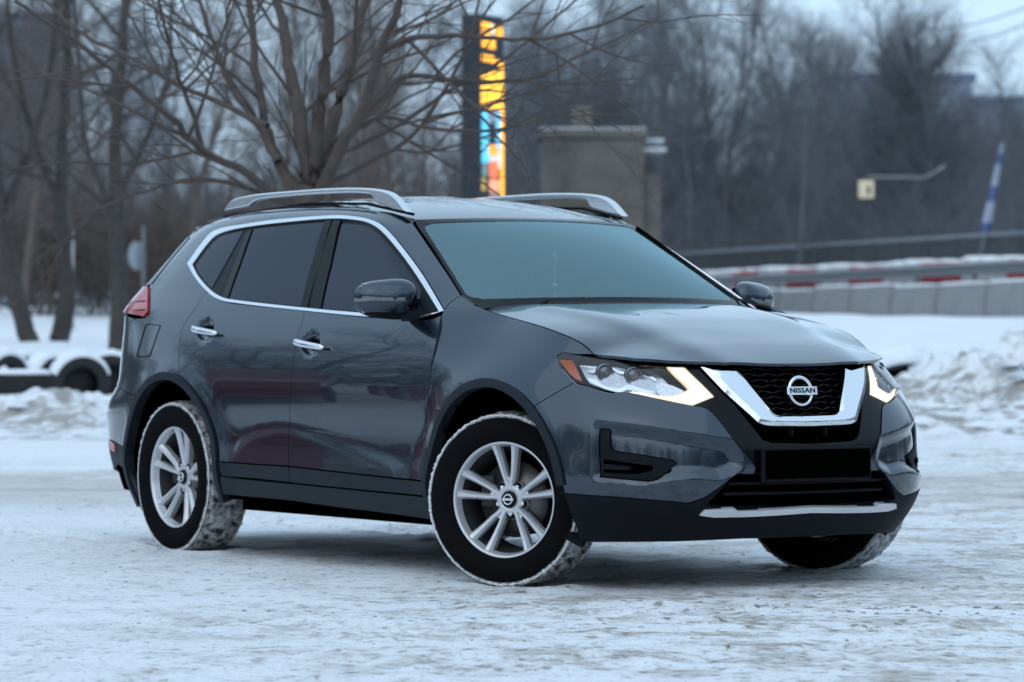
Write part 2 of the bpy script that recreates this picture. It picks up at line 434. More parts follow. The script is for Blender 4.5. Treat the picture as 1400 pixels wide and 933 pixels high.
for k in range(95):
    y = RNG.uniform(146, 185); pxx = RNG.uniform(690, 1420); x = (pxx - 700) / CAM_F * y; s = RNG.uniform(.9, 1.6) * y / 105; pl.append((T_BUSH[RNG.integers(4)], x, y, s * 1.1, s))
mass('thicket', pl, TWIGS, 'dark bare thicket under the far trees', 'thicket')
pl = []
for k in range(9):
    y = RNG.uniform(66, 92); x = (RNG.uniform(-40, 600) - 700) / CAM_F * y; s = RNG.uniform(.50, .82); pl.append((T_FAR[RNG.integers(4)], x, y, s * 1.1, s))
for k in range(26):
    y = RNG.uniform(80, 96); x = (RNG.uniform(-40, 640) - 700) / CAM_F * y; s = RNG.uniform(.7, 1.3); pl.append((T_BUSH[RNG.integers(4)], x, y, s * 1.2, s))
BROWN = simple('brown_twigs', (.125, .098, .085), .95, var=.3, scale=1.5)
mass('brown_thicket', pl, BROWN, 'tangle of brown saplings between the left trunks and the far wood', 'thicket')
# woods on the other sides of the lot, out of the picture but mirrored in the paint
pl = []
for k in range(260):
    a = RNG.uniform(math.radians(22), math.radians(338)); d = RNG.uniform(50, 85); x, y = d * math.sin(a), 14 + d * math.cos(a)
    if abs(x) < .19 * y and y > 0: continue
    s = RNG.uniform(.9, 1.35); pl.append((T_FAR[RNG.integers(4)], x, y, s * 1.25, s))
for k in range(220):
    a = RNG.uniform(math.radians(22), math.radians(338)); d = RNG.uniform(48, 60); x, y = d * math.sin(a), 14 + d * math.cos(a)
    if abs(x) < .19 * y and y > 0: continue
    s = RNG.uniform(1.2, 2.0); pl.append((T_BUSH[RNG.integers(4)], x, y, s * 1.5, s))
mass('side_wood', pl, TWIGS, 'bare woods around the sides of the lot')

def tree_obj(name, label, crown_w, bark, trunk=None, loc=(0, 0, 0), group=None):
    """thing: trunk mesh with its branches as a child named crown"""
    V, F = crown_w.arrays(); c = np_mesh('crown', V, F, bark)
    if trunk is not None:
        V, F = trunk.arrays(); t = np_mesh('trunk', V, F, bark); e = empty(name, loc); t.parent = e; c.parent = e
    else: e = c; c.name = name; c.location = loc
    tag(e, label, 'tree', group); return e

def px_tree(name, label, base, limbs, d, bark, spec, seed, trunk_r, twig_lev=1, per=None):
    """trunk and main limbs follow the photograph's drawing in space; twigs sprout from them"""
    x0, y0 = base; bx = (x0 - 700) / CAM_F * d; bz = gz(bx, d); tr = Wood(seed); cr = Wood(seed + 1)
    rg = np.random.default_rng(seed + 2)
    for li, (pts, r0, r1, dep) in enumerate(limbs):
        P = []
        n = len(pts)
        for i, (a, b) in enumerate(pts):
            dd = d + dep * i / max(1, n - 1); v = px(a, b, dd); P.append((v.x - bx, v.y - d, (v.z if b < 900 else bz - .15) - bz))
        # resample smoothly
        P = np.array(P); tt = np.linspace(0, len(P) - 1, max(6, 4 * (len(P) - 1) + 1)); Q = np.zeros((len(tt), 3))
        for j, t in enumerate(tt):
            i = min(int(t), len(P) - 2); w = t - i; p0 = P[max(i - 1, 0)]; p1 = P[i]; p2 = P[i + 1]; p3 = P[min(i + 2, len(P) - 1)]
            Q[j] = .5 * (2 * p1 + (p2 - p0) * w + (2 * p0 - 5 * p1 + 4 * p2 - p3) * w * w + (3 * p1 - p0 - 3 * p2 + p3) * w ** 3)
        Q[1:-1] += rg.normal(size=(len(Q) - 2, 3)) * r0 * (.09 if r0 > .15 else .16)
        rad = np.linspace(r0, r1, len(Q)) * (.92 if d < 30 else 1.0); (tr if li == 0 else cr).tube(Q, rad, 9 if r0 > .06 else 6)
        D = np.gradient(Q, axis=0); D /= np.linalg.norm(D, axis=1, keepdims=True)
        L = np.linalg.norm(np.diff(Q, axis=0), axis=1).sum()
        cr.sprout(Q, D, rad, L, twig_lev - 1, dict(spec, per_m=True), t0=.45 if li == 0 else .16)
    return tree_obj(name, label, cr, bark, tr, (bx, d, bz))
SP_MAIN = dict(seg=[9, 7, 5, 4], k=[7, 5, 4, 3], wander=[.06, .09, .13, .16], up=[.02, .025, .02, .0], n=[2.8, 4.4, 5.5], t0=[.1, .12, .1], ang=[46, 44, 46], len=[4, 1.35, .62, .30], r=[.1, .0115, .0058, .0034], tip=.35, cone=.4)
px_tree('multi_stem_tree', 'many stemmed bare tree with reddish bark rising right behind the grey car roof', (428, 670),
    [([(428, 950), (428, 560), (426, 400), (425, 300), (424, 245)], .105, .085, 0),
     ([(424, 262), (414, 190), (402, 120), (388, 50), (372, -40)], .062, .030, .6),
     ([(426, 262), (436, 170), (446, 90), (452, 0), (456, -60)], .058, .030, -.5),
     ([(428, 270), (450, 190), (472, 110), (490, 40), (512, -50)], .055, .028, .4),
     ([(428, 280), (466, 205), (500, 140), (520, 70), (556, -20)], .050, .024, -.8),
     ([(420, 280), (384, 225), (364, 170), (350, 90), (342, 10), (330, -50)], .046, .020, .8),
     ([(380, 222), (352, 166), (318, 120), (285, 40), (262, -40)], .030, .012, .9),
     ([(422, 300), (340, 240), (276, 204), (232, 160), (168, 108), (96, 52), (20, 2)], .032, .010, -1.6),
     ([(276, 204), (262, 150), (246, 110), (232, 62), (214, -10)], .020, .009, -.9),
     ([(366, 172), (300, 140), (246, 118), (180, 80), (110, 45), (40, -20)], .022, .009, 1.2),
     ([(276, 206), (180, 224), (90, 222), (-30, 236)], .013, .006, -1.0),
     ([(516, 76), (560, 54), (620, 49), (700, 54), (790, 44), (880, 8)], .024, .008, -1.2),
     ([(486, 172), (525, 128), (560, 104), (640, 112), (720, 108), (800, 74), (900, 24)], .026, .008, .9),
     ([(452, 196), (520, 160), (590, 176), (680, 178), (760, 160), (850, 158)], .018, .006, -.7),
     ([(444, 220), (530, 180), (610, 128), (690, 80), (760, 24), (810, -20)], .018, .007, 1.1),
     ([(424, 300), (350, 262), (270, 244), (180, 268), (100, 300)], .020, .007, -.6),
     ([(430, 262), (520, 214), (580, 168), (640, 60), (660, -30)], .020, .008, .5)], 22.5, BARK_RED, SP_MAIN, 900, .1)
SP_TRUNK = dict(seg=[9, 6, 5, 4], k=[8, 5, 3, 3], wander=[.06, .12, .17, .2], up=[.02, .01, .01, -.01], n=[1.0, 1.8, 2.4], t0=[.2, .12, .1], ang=[52, 46, 46], len=[6, 3.0, 1.5, .8], r=[.2, .038, .014, .0075], tip=.3, cone=.5)
px_tree('leaning_tree', 'dark leaning trunk furthest left behind the half buried tyres', (38, 470), [([(42, 950), (41, 472), (28, 425), (14, 370), (2, 300), (-8, 200), (-14, 80), (-20, -60)], .17, .05, 0), ([(2, 300), (40, 200), (70, 90), (80, -40)], .07, .03, 1)], 56, BARK_DARK, SP_TRUNK, 910, .2)
px_tree('crooked_tree', 'dark trunk with a crooked foot beside the thin white pole', (82, 462), [([(78, 950), (80, 464), (90, 420), (88, 360), (84, 280), (86, 180), (92, 60), (90, -60)], .18, .05, 0), ([(84, 280), (50, 200), (20, 90), (10, -40)], .06, .03, -1)], 57, BARK_DARK, SP_TRUNK, 920, .2)
px_tree('straight_tree', 'straight dark trunk just left of the red tail lamp', (161, 475), [([(161, 950), (161, 478), (162, 420), (160, 340), (158, 250), (162, 130), (170, 30), (178, -60)], .155, .055, 0), ([(160, 270), (200, 190), (230, 100), (236, -30)], .06, .03, 1), ([(160, 300), (120, 210), (108, 100), (100, -30)], .05, .03, -1)], 53, BARK_DARK, SP_TRUNK, 930, .2)
# distinct trees standing out of the wood on the right
def far_tree(name, label, T, x, y, d, hz, sx=1.0):
    """foot at pixel x, top at pixel y"""
    V, F = T; X = (x - 700) / CAM_F * d; g0 = gz(X, d); top = CAM_H + (450 - y) / CAM_F * d; s = (top - g0) / V[:, 2].max()
    o = np_mesh(name, V * [s * sx, s * sx, s], F, TWIGS); o.location = (X, d, g0); o.rotation_euler = (0, 0, RNG.uniform(0, 6.28)); tag(o, label, 'tree'); return o
far_tree('poplar', 'tall dense bare poplar rising highest on the right, before the apartment block', T_POP[0], 1262, 2, 118, 0, 1.9)
far_tree('poplar', 'slimmer bare poplar close left of the tallest poplar', T_POP[1], 1205, 12, 122, 0, 1.5)
far_tree('bare_tree', 'bare tree cut by the right edge of the picture under the power lines', T_FAR[1], 1392, 20, 105, 0, .8)
far_tree('bare_tree', 'forked bare tree right of the concrete kiosk against the sky', template(dict(SPEC_FAR, n=[11, 9, 6]), 420, (.12, 0)), 900, -30, 108, 0, .9)
far_tree('bare_tree', 'bare tree with rising limbs midway between kiosk and poplars', template(dict(SPEC_FAR, n=[11, 9, 6]), 421, (-.1, 0)), 1090, -20, 112, 0, .9)
far_tree('bare_tree', 'tall bare tree just right of the lit advertising pylon', template(SPEC_FAR, 422), 735, -60, 100, 0, .8)

# ------------------------------------------------------------------ things beyond the lot
CONC = simple('weathered_concrete', (.130, .118, .104), .85, var=.75, scale=1.1, bump=.01)
CONC2 = simple('barrier_concrete', (.24, .245, .25), .85, var=.25, scale=2.2, bump=.008)
SNOWC = simple('snow_cap', (.80, .82, .84), .7, var=.06, scale=4, bump=.02)
STEEL = simple('galvanised_steel', (.22, .235, .25), .45, metal=.6, var=.2, scale=3)
FENCE = simple('green_grey_fence_paint', (.045, .055, .06), .6)
WHITE = simple('white_paint', (.42, .43, .45), .6, var=.4, scale=6); REDP = simple('red_paint', (.30, .022, .035), .5, var=.3, scale=6)
# concrete kiosk
def cap_box(mb, c, size, h=.06, mi=1): mb.box((c[0], c[1], c[2] + size[2] / 2 + h / 2 - .003), (size[0] + .06, size[1] + .06, h), mi=mi, bevel=h * .4)
d = 92; x0, x1 = (742 - 700) / CAM_F * d, (880 - 700) / CAM_F * d; zt_ = px(0, 188, d).z; zg = gz(2, d)
ks = empty('concrete_kiosk', ((x0 + x1) / 2, d + 1.4, zg)); tag(ks, 'plain grey concrete kiosk with snow on its flat roof, among bare trees', 'building')
W2 = (x1 - x0); hh = zt_ - zg
mb = MB(); mb.box((0, 0, hh / 2 - .15), (W2, 2.8, hh + .3)); mb.box((0, -.02, hh * .62), (W2 + .04, 2.84, .10)); mb.build('wall', CONC, ks)
mb = MB(); mb.box((0, 0, hh + .09), (W2 + .22, 3.0, .16)); mb.build('roof_slab', CONC, ks)
mb = MB(); mb.box((0, 0, hh + .215), (W2 + .10, 2.8, .04), bevel=.015); mb.build('roof_snow', SNOWC, ks)
mb = MB(); mb.box((W2 / 2 + .22, -.2, (hh - .9) / 2 - .1), (.40, 2.0, hh - .7)); mb.build('side_wall', CONC, ks)
mb = MB(); mb.box((W2 / 2 + .3, -.2, hh - .28), (.56, 1.9, .06), bevel=.02); mb.box((W2 / 2 + .28, -.2, hh - .05), (.5, 1.7, .05), bevel=.02); mb.build('ledge_snow', SNOWC, ks)
mb = MB(); mb.box((-W2 / 2 + 1.0, 0, hh + .55), (.5, .5, .6)); mb.build('roof_vent', CONC, ks)
# lit advertising pylon
d = 55; XL = (632 - 700) / CAM_F * d; ZT = px(0, 22, d).z; XR = (688 - 700) / CAM_F * d
pyl = empty('advertising_pylon', ((XL + XR) / 2, d, gz(-.4, d)), R(62)); tag(pyl, 'tall dark advertising pylon with a bright orange and blue lit face', 'sign')
zb_ = gz(-.4, d); PH = ZT - zb_; PW, PD = .78, .30   # face width, slab depth
PYL = simple('pylon_navy_case', (.012, .020, .032), .35)
mb = MB(); mb.box((0, 0, PH / 2 - .1), (PW, PD, PH + .2), bevel=.012); mb.build('case', PYL, pyl)
def zz(y): return px(0, y, d).z - zb_
def face(name, u0, u1, y0, y1, col, st, mk=None):
    """lit patch on the face; u across it 0..1 left to right"""
    m = simple('lit_' + name, tuple(c * .5 for c in col), .4, emis=col, estr=st)
    mb = MB(); zt, zb2 = zz(y0), zz(y1); a, b = -PW / 2 + PW * u0, -PW / 2 + PW * u1
    mb.box(((a + b) / 2, -PD / 2 - .006, (zt + zb2) / 2), (b - a, .012, zt - zb2)); return mb.build(name, m, pyl)
OR = (1.0, .42, .03)
for (u0, u1, y0, y1) in ((.10, .44, 33, 42), (.62, .93, 36, 44), (.10, .42, 44, 51), (.66, .93, 45.5, 51), (.10, .34, 54, 60), (.40, .62, 55, 62), (.10, .30, 61.5, 66), (.36, .62, 63, 67.5)): face('lit_tile', u0, u1, y0, y1, OR, 1.5)
face('logo_mark', .47, .58, 34, 50, (.8, .8, .75), .9)
face('lit_arc', .10, .55, 77, 86, OR, 1.4); face('lit_arc', .55, .92, 81, 88, OR, 1.4); face('lit_arc', .80, .95, 88, 98, OR, 1.4)
face('lit_panel', .08, .95, 98.5, 150, (1.0, .47, .04), 1.35)
face('lit_border', .86, .97, 150.5, 330, (1.0, .45, .03), 1.25)
face('lit_sky_panel', .10, .36, 150.5, 224, (.10, .52, .80), 1.0); face('lit_sky_panel', .66, .84, 152, 205, (.12, .50, .80), 1.0); face('poster_dark', .37, .65, 170, 198, (.02, .025, .04), .4); face('poster_dark', .37, .58, 152, 169, (.35, .30, .35), .5)
face('poster_orange', .38, .70, 199, 212, (1.0, .36, .02), 1.2); face('poster_pale', .40, .84, 213, 221, (.75, .72, .70), .7); face('poster_red', .40, .74, 222, 243, (.85, .18, .08), .95); face('poster_rose', .40, .80, 246, 262, (.85, .35, .22), .9); face('poster_pale', .12, .30, 226, 242, (.25, .38, .42), .4); face('poster_pale', .74, .84, 206, 230, (.7, .75, .8), .7); face('poster_yellow', .10, .22, 245, 262, (.6, .45, .1), .6); face('poster_grey', .42, .84, 264, 330, (.5, .3, .25), .5)
# concrete barrier blocks, guard rail, painted tyre stacks and fence running away on the right
def track(t, off=0.0): return (6.5 + 3.8 * t + off, 101.0 - 27.0 * t)
TA = math.atan2(-27.0, 3.8)
def tz(t): return 1.43 - .09 * t
proto = None; NBLK = 13
for i in range(NBLK):
    t = -.66 + i * .150; x, y = track(t); BL = 4.0
    if proto is None:
        proto = empty('barrier_block', (0, 0, 0)); mb = MB()
        mb.prism([(-.22, -.2), (.22, -.2), (.20, .25), (.15, .62), (-.15, .62), (-.20, .25)], lambda u, v: (-BL / 2 + .03, u, v), lambda u, v: (BL / 2 - .03, u, v)); mb.build('block', CONC2, proto)
        mb = MB(); mb.box((-.6, 0, .65), (2.5, .30, .07), bevel=.03); mb.box((1.2, .03, .64), (.9, .24, .05), bevel=.02); mb.build('snow_top', SNOWC, proto); o = proto
    else: o = copy_tree(proto)
    o.location = (x, y, tz(t) + RNG.normal() * .012); o.rotation_euler = (0, 0, TA + RNG.normal() * .004)
    tag(o, 'grey concrete block with snow on top in the row closing the lot', 'barrier', 'concrete barrier blocks in a row')
gr_ = empty('guard_rail', (*track(.5, 1.0), tz(.5))); tag(gr_, 'grey steel guard rail running above the concrete blocks', 'guard rail')
def rel(o, t, off, z): x, y = track(t, off); return (x - o.location[0], y - o.location[1], tz(t) + z - o.location[2])
mb = MB()
for dz in (.92, 1.06): mb.tube([rel(gr_, t, 1.0, dz) for t in np.linspace(-1.3, 1.4, 24)], .075, 6)
mb.tube([rel(gr_, t, 1.05, .99) for t in np.linspace(-1.3, 1.4, 24)], .06, 4); mb.build('beam', STEEL, gr_)
for t in np.arange(-1.2, 1.4, .19):
    mb = MB(); p = rel(gr_, t, 1.12, .45); mb.box(p, (.10, .14, 1.1)); mb.build('post', STEEL, gr_)
pt = {}
for i in range(96):
    t = -.94 + i * .0232; x, y = track(t, 1.9); c = 'red' if (i // 6) % 2 == 0 else 'white'
    if c not in pt:
        e = empty('tyre_stack', (0, 0, 0)); mb = MB()
        for q in range(4): z0 = .02 + .27 * q; mb.lathe([(z0, .17), (z0, .25), (z0 + .05, .30), (z0 + .20, .30), (z0 + .25, .25), (z0 + .25, .17)], 16, axis='z', closed=True)
        mb.build('tyres', REDP if c == 'red' else WHITE, e)
        mb = MB(); mb.lathe([(1.08, .29), (1.13, .27), (1.17, .18), (1.18, .002)] if c == 'white' else [(1.09, .24), (1.13, .22), (1.15, .12), (1.16, .002)], 12, axis='z'); mb.build('snow_cap', SNOWC, e); pt[c] = e; o = e
    else: o = copy_tree(pt[c])
    o.location = (x, y, tz(t) + .17 - .09 * t + RNG.normal() * .015); o.rotation_euler = (0, 0, RNG.uniform(0, 6))
    tag(o, c + ' painted stack of old tyres with a cap of snow behind the guard rail', 'tyre stack', c + ' tyre stacks')
fe = empty('metal_fence', (*track(.4, 4.2), tz(.4))); tag(fe, 'dark picket fence along the foot of the wood on the right', 'fence')
TS = np.linspace(-1.6, 1.25, 70)
mb = MB(); mb.tube([rel(fe, t, 4.2, 2.02 - .16 * t) for t in TS], .055, 5); mb.tube([rel(fe, t, 4.2, .4) for t in TS], .03, 5); mb.build('rail', STEEL, fe)
mb = MB()
for t in np.arange(-1.6, 1.25, .0075): mb.box(rel(fe, t, 4.2, 1.0 - .08 * t), (.03, .03, 2.0 - .16 * t))
o = mb.build('pickets', FENCE, fe); o['kind'] = 'stuff'
for t in np.arange(-1.55, 1.2, .11):
    mb = MB(); mb.box(rel(fe, t, 4.2, 1.0 - .08 * t), (.07, .07, 2.15 - .16 * t)); mb.build('post', FENCE, fe)
# red parked car and red track boards off to the left: seen only mirrored in the doors
for i in range(9):
    e = empty('barrier_board', (-5.6 - .98 * i, 17.5 + .50 * i, 0), -.47)
    mb = MB(); mb.box((0, 0, .62), (.94, .12, .34), bevel=.03); mb.box((-.3, 0, .3), (.14, .12, .6), bevel=.02); mb.build('board', REDP if i % 3 else WHITE, e)
    tag(e, 'red or white track board standing off to the left of the lot', 'barrier board', 'boards left of the lot')
rc = empty('red_car', (-8.6, 20.6, 0), R(-25)); tag(rc, 'red hatchback parked off to the left of the grey car', 'car')
mb = MB(); mb.prism([(-2.0, .28), (-2.05, .8), (-1.9, .95), (-1.5, 1.42), (.3, 1.46), (1.0, 1.0), (1.9, .85), (2.0, .55), (2.0, .28)], lambda u, v: (u, .85, v), lambda u, v: (u, -.85, v)); mb.build('body', simple('red_car_paint', (.17, .014, .022), .2, coat=1), rc)
for sy in (-.86, .86):
    mb = MB(); mb.prism([(-1.6, 1.0), (-1.35, 1.36), (.2, 1.39), (.8, 1.0)], lambda u, v: (u, sy - .01, v), lambda u, v: (u, sy + .01, v)); mb.build('window', simple('red_car_glass', (.02, .02, .022), .1), rc)
    for xx in (-1.25, 1.25):
        mb = MB(); mb.lathe([(sy - .02, .001), (sy - .02, .20), (sy - .03, .32), (sy + .03, .32), (sy + .03, .20), (sy + .02, .001)], 24, c=(xx, 0, .32)); mb.build('wheel', BARK_DARK, rc)
        mb = MB(); mb.lathe([(sy - .045, .001), (sy - .045, .20), (sy + .045, .20), (sy + .045, .001)], 20, c=(xx, 0, .32)); mb.build('rim', STEEL, rc)
rc2 = copy_tree(rc); rc2.location = (-13.2, 22.9, 0); tag(rc2, 'second red hatchback parked behind the first, off to the left', 'car')
# feather banner on a leaning pole
ban = empty('banner', ((1350 - 700) / CAM_F * 91, 91, gz(11.6, 91))); tag(ban, 'blue and white feather banner on a leaning pole beyond the fence', 'banner')
A = Vector(px(1341, 345, 91)) - ban.location; B = Vector(px(1371, 195, 91)) - ban.location; A0 = A + (A - B).normalized() * 1.2
mb = MB(); mb.tube([A0, A, B], [.02, .02, .012], 6); mb.build('pole', STEEL, ban)
BLUE = simple('banner_blue', (.035, .075, .26), .6); BWH = simple('banner_white', (.36, .42, .54), .6)
for (t0, t1, mt) in ((.19, .27, BLUE), (.27, .46, BWH), (.46, .60, BLUE), (.60, .80, BWH), (.80, .90, BLUE), (.90, 1.0, BWH)):
    mb = MB(); vs = []
    for t in np.linspace(t0, t1, 6):
        c = A.lerp(B, t); w = .24 * (1 - t) ** .8 + .05; vs += [c + Vector((-w / 2, .02 * math.sin(t * 9), 0)), c + Vector((w / 2, -.02 * math.sin(t * 9), 0))]
    n_ = len(vs); back = [v + Vector((0, .012, 0)) for v in vs]
    mb.add(vs + back, [(2 * i, 2 * i + 1, 2 * i + 3, 2 * i + 2) for i in range(5)] + [(n_ + 2 * i, n_ + 2 * i + 2, n_ + 2 * i + 3, n_ + 2 * i + 1) for i in range(5)] + [(2 * i, 2 * i + 2, n_ + 2 * i + 2, n_ + 2 * i) for i in range(5)] + [(2 * i + 1, n_ + 2 * i + 1, n_ + 2 * i + 3, 2 * i + 3) for i in range(5)], 0, True)
    mb.build('cloth', mt, ban)
# lit yellow board on a post in the wood
lb_ = empty('lit_board', ((1184 - 700) / CAM_F * 112, 112, gz(10.7, 112))); tag(lb_, 'small glowing cream board on a post before the wood', 'sign')
zc_ = px(0, 259, 112).z - lb_.location[2]
mb = MB(); mb.box((0, 0, zc_), (.52, .10, .60)); mb.build('case', FENCE, lb_); mb = MB(); mb.box((0, -.055, zc_), (.46, .02, .54)); mb.build('lit_face', simple('cream_light', (.35, .33, .25), .5, emis=(.85, .80, .58), estr=.26), lb_)
mb = MB(); mb.tube([(.1, .1, zc_), (.1, .1, -.2)], .04, 6); mb.build('post', FENCE, lb_)
mb = MB(); mb.box((.07, -.068, zc_ - .03), (.10, .008, .26)); mb.build('dark_mark', FENCE, lb_)
# street lamp arm, pale, above the board
la = empty('street_lamp', ((1292 - 700) / CAM_F * 110, 110, gz(13, 110))); tag(la, 'pale street lamp with a long level arm before the right hand wood', 'lamp')
z_ = px(0, 243, 110).z - la.location[2]
mb = MB(); mb.tube([(0, 0, -.2), (0, 0, z_ + .1)], .028, 6); mb.build('pole', FENCE, la); mb = MB(); mb.tube([(0, 0, z_ + .35), (-.6, 0, z_), (-2.3, 0, z_ + .02)], [.03, .028, .022], 6); mb.build('arm', WHITE, la)
# houses far behind
def block(label, xa, xb_, ytop, d, base_col, win, rows, cols, blue=None):
    X0, X1 = (xa - 700) / CAM_F * d, (xb_ - 700) / CAM_F * d; zt = px(0, ytop, d).z; zg = 3.0; w = X1 - X0; h = zt - zg
    e = empty('apartment_block', ((X0 + X1) / 2, d, zg)); tag(e, label, 'building')
    mb = MB(); mb.box((0, 6, h / 2), (w, 12, h)); mb.build('wall', simple('facade', base_col, .8, var=.12, scale=.3), e)
    mb = MB(); mb.box((0, 6, h + .4), (w + .6, 12.6, .8)); mb.build('roof', simple('roof_edge', blue or (.10, .13, .2), .7), e)
    wm = simple('far_window', win, .2); fm = simple('balcony_panel', tuple(min(1, c * 1.4) for c in base_col), .7)
    for r in range(rows):
        for c in range(cols):
            x = -w / 2 + w * (c + .5) / cols; z = h * (r + .55) / rows; mb = MB(); mb.box((x, -.04, z), (w / cols * .52, .12, h / rows * .5)); o = mb.build('window', wm, e)
    for c in range(0, cols, 3):
        x = -w / 2 + w * (c + 1.0) / cols; mb = MB(); mb.box((x, -.3, h * .5), (w / cols * .18, .6, h * .94)); mb.build('balcony_stack', fm, e)
    return e
block('grey blue apartment block half hidden by the two poplars', 1132, 1330, 112, 360, (.25, .29, .37), (.17, .20, .27), 7, 9, (.13, .17, .27))  # distance haze is mixed into the wall and window colours
block('pale apartment block seen through the trees left of the poplars', 1078, 1128, 160, 330, (.38, .42, .50), (.08, .10, .15), 8, 3)
block('low blue grey block at the right edge beyond the wood', 1322, 1420, 142, 380, (.28, .31, .39), (.20, .23, .29), 5, 5, (.14, .18, .28))  # windows kept close to the pale wall: haze put into both colours
block('bluish apartment block in the upper left corner behind the trees', -60, 62, 28, 340, (.20, .23, .29), (.07, .08, .11), 9, 5)
# power lines
for (p0, p1, lab) in (((1240, 62, 150), (1420, 26, 110), 'lower of the two thin power lines crossing the sky at the right'), ((1240, 36, 150), (1420, 4, 110), 'upper of the two thin power lines crossing the sky at the right'), ((900, 192, 140), (1420, 130, 104), 'dark cable sagging before the right hand wood')):
    a, b = Vector(px(*p0)), Vector(px(*p1)); mb = MB(); mb.tube([a.lerp(b, t) - Vector((0, 0, .35 * math.sin(math.pi * t))) for t in np.linspace(0, 1, 14)], .022, 5); tag(mb.build('power_line', FENCE), lab, 'cable')
# left: road sign seen from behind, white pole, a snowed-in car, half-buried tyres
sg = empty('road_sign', ((187 - 700) / CAM_F * 76, 76, gz(-7.7, 76))); tag(sg, 'grey back of a round road sign by the straight trunk', 'sign')
z_ = px(0, 350, 76).z - sg.location[2]
mb = MB(); mb.lathe([(-.012, .0005), (-.012, .30), (.012, .30), (.012, .0005)], 28); o = mb.build('plate', simple('sign_back_grey', (.36, .40, .45), .5, metal=.3), sg); o.location = (0, 0, z_); o.rotation_euler = (0, 0, R(62)); o.scale = (1, 1, 1.0)
mb = MB(); mb.tube([(.13, .06, -.3), (.13, .06, z_ + .62)], .035, 7); mb.build('post', STEEL, sg)
mb = MB(); mb.tube([(0, 0, 0), (0, 0, 1.75)], .018, 6); pole = mb.build('white_pole', WHITE); pole.location = ((100 - 700) / CAM_F * 66, 66, gz(-7.8, 66)); tag(pole, 'thin white pole standing in the snow between the left trunks', 'pole')
sc_ = empty('snowed_car', ((-62 - 700) / CAM_F * 92, 92, gz(-14, 92) - 1.12), R(4)); tag(sc_, 'light car under snow at the far left beyond the trees', 'car')
mb = MB(); prof = [(-2.1, .25), (-2.1, .75), (-1.9, .85), (-1.2, .92), (-.6, 1.38), (.6, 1.42), (1.3, 1.0), (2.0, .9), (2.1, .6), (2.1, .25)]
mb.prism(prof, lambda u, v: (u, .82, v), lambda u, v: (u, -.82, v)); mb.build('body', simple('pale_car_paint', (.35, .38, .43), .3, coat=.6), sc_)
mb = MB(); mb.prism([(-1.05, .97), (-.55, 1.33), (.55, 1.36), (1.1, 1.02)], lambda u, v: (u, -.815, v), lambda u, v: (u, -.835, v)); mb.build('window', M_GL, sc_) if False else mb.build('window', simple('dark_car_glass', (.02, .022, .025), .1), sc_)
mb = MB(); mb.prism([(-.72, 1.36), (.68, 1.43), (.6, 1.54), (-.5, 1.50)], lambda u, v: (u, .74, v), lambda u, v: (u, -.74, v)); mb.build('roof_snow', SNOWC, sc_)
for xx in (-1.3, 1.3):
    mb = MB(); mb.lathe([(-.85, .001), (-.85, .31), (-.65, .31), (-.65, .001)], 20, c=(xx, 0, .3)); mb.build('wheel', BARK_DARK, sc_)
TYRE = simple('old_tyre_rubber', (.014, .014, .015), .75, var=.4, scale=14)
def old_tyre(label, x, y, d, tilt, turn, sunk, snow=.08, r=.33):
    X = (x - 700) / CAM_F * d; e = empty('old_tyre', (X, d, 0)); zt = px(0, y, d).z
    mb = MB(); prof = [(-.07, r * .58), (-.105, r * .66), (-.11, r * .82), (-.095, r * .95), (-.05, r), (0, r * 1.005), (.05, r), (.095, r * .95), (.11, r * .82), (.105, r * .66), (.07, r * .58)]
    mb.lathe(prof, 48)
    for k in range(40):
        a = 2 * math.pi * k / 40; rr = Matrix.Rotation(-a, 3, 'Y'); mb.box((r * 1.004 * math.cos(a), 0, r * 1.004 * math.sin(a)), (.012, .15, .022), rr)
    Rm = Matrix.Rotation(turn, 4, 'Z') @ Matrix.Rotation(tilt, 4, 'X')
    mb.v = [tuple(Rm @ Vector(v)) for v in mb.v]; o = mb.build('tyre', TYRE, e)
    top = max(v[2] for v in mb.v); e.location.z = zt - top
    if abs(tilt) < .9 and turn < .6:
        mf = MB(); mf.lathe([(.05, .001), (.05, r * .6), (.06, r * .62)], 24); mf.v = [tuple(Rm @ Vector(v)) for v in mf.v]; mf.build('hole_shade_disc', TYRE, e)  # dark disc added in the hole, standing in for the shade inside the tyre
    # snow lying on the upward side
    ms = MB(); n = 26; vs = []
    if abs(tilt) < .9 or abs(tilt) < R(70):
        for i in range(n + 1):
            a = R(22 + 136 * i / n); h = snow * math.sin(R(180 * i / n)) ** .6 * (1 + .2 * math.sin(i * 1.7))
            for (ax, dr) in ((-.11, -.02), (-.10, h * .7 + .004), (-.03, h + .004), (.03, h + .004), (.10, h * .7 + .004), (.11, -.02)): vs.append(Rm @ Vector(((r + dr) * math.cos(a), ax, (r + dr) * math.sin(a))))
        ms.add(vs, [(i * 6 + j, i * 6 + j + 1, i * 6 + j + 7, i * 6 + j + 6) for i in range(n) for j in range(5)])
    else:
        ms.lathe([(.10, r * .55), (.10, r * .98), (.12 + snow * .5, r * .95), (.12 + snow, r * .78), (.12 + snow * .6, r * .60)], 30, closed=True)
        ms.v = [tuple(Rm @ Vector((v[0], -v[1] if tilt < 0 else v[1], v[2]))) for v in ms.v]
    ms.build('snow_cap', SNOWC, e); tag(e, label, 'tyre', 'old tyres edging the lot'); return e
old_tyre('upright old tyre facing us, rimmed with snow, right of the other left hand tyres', 108, 482, 41, .12, R(26), 0, .04, .345)
old_tyre('old tyre furthest left, standing nearly edge on under a snow cap', 2, 479, 41.5, .15, R(50), 0, .035)
old_tyre('old tyre behind the furthest left one, standing edge on', 26, 482, 42.2, .12, R(62), 0, .03, .32)
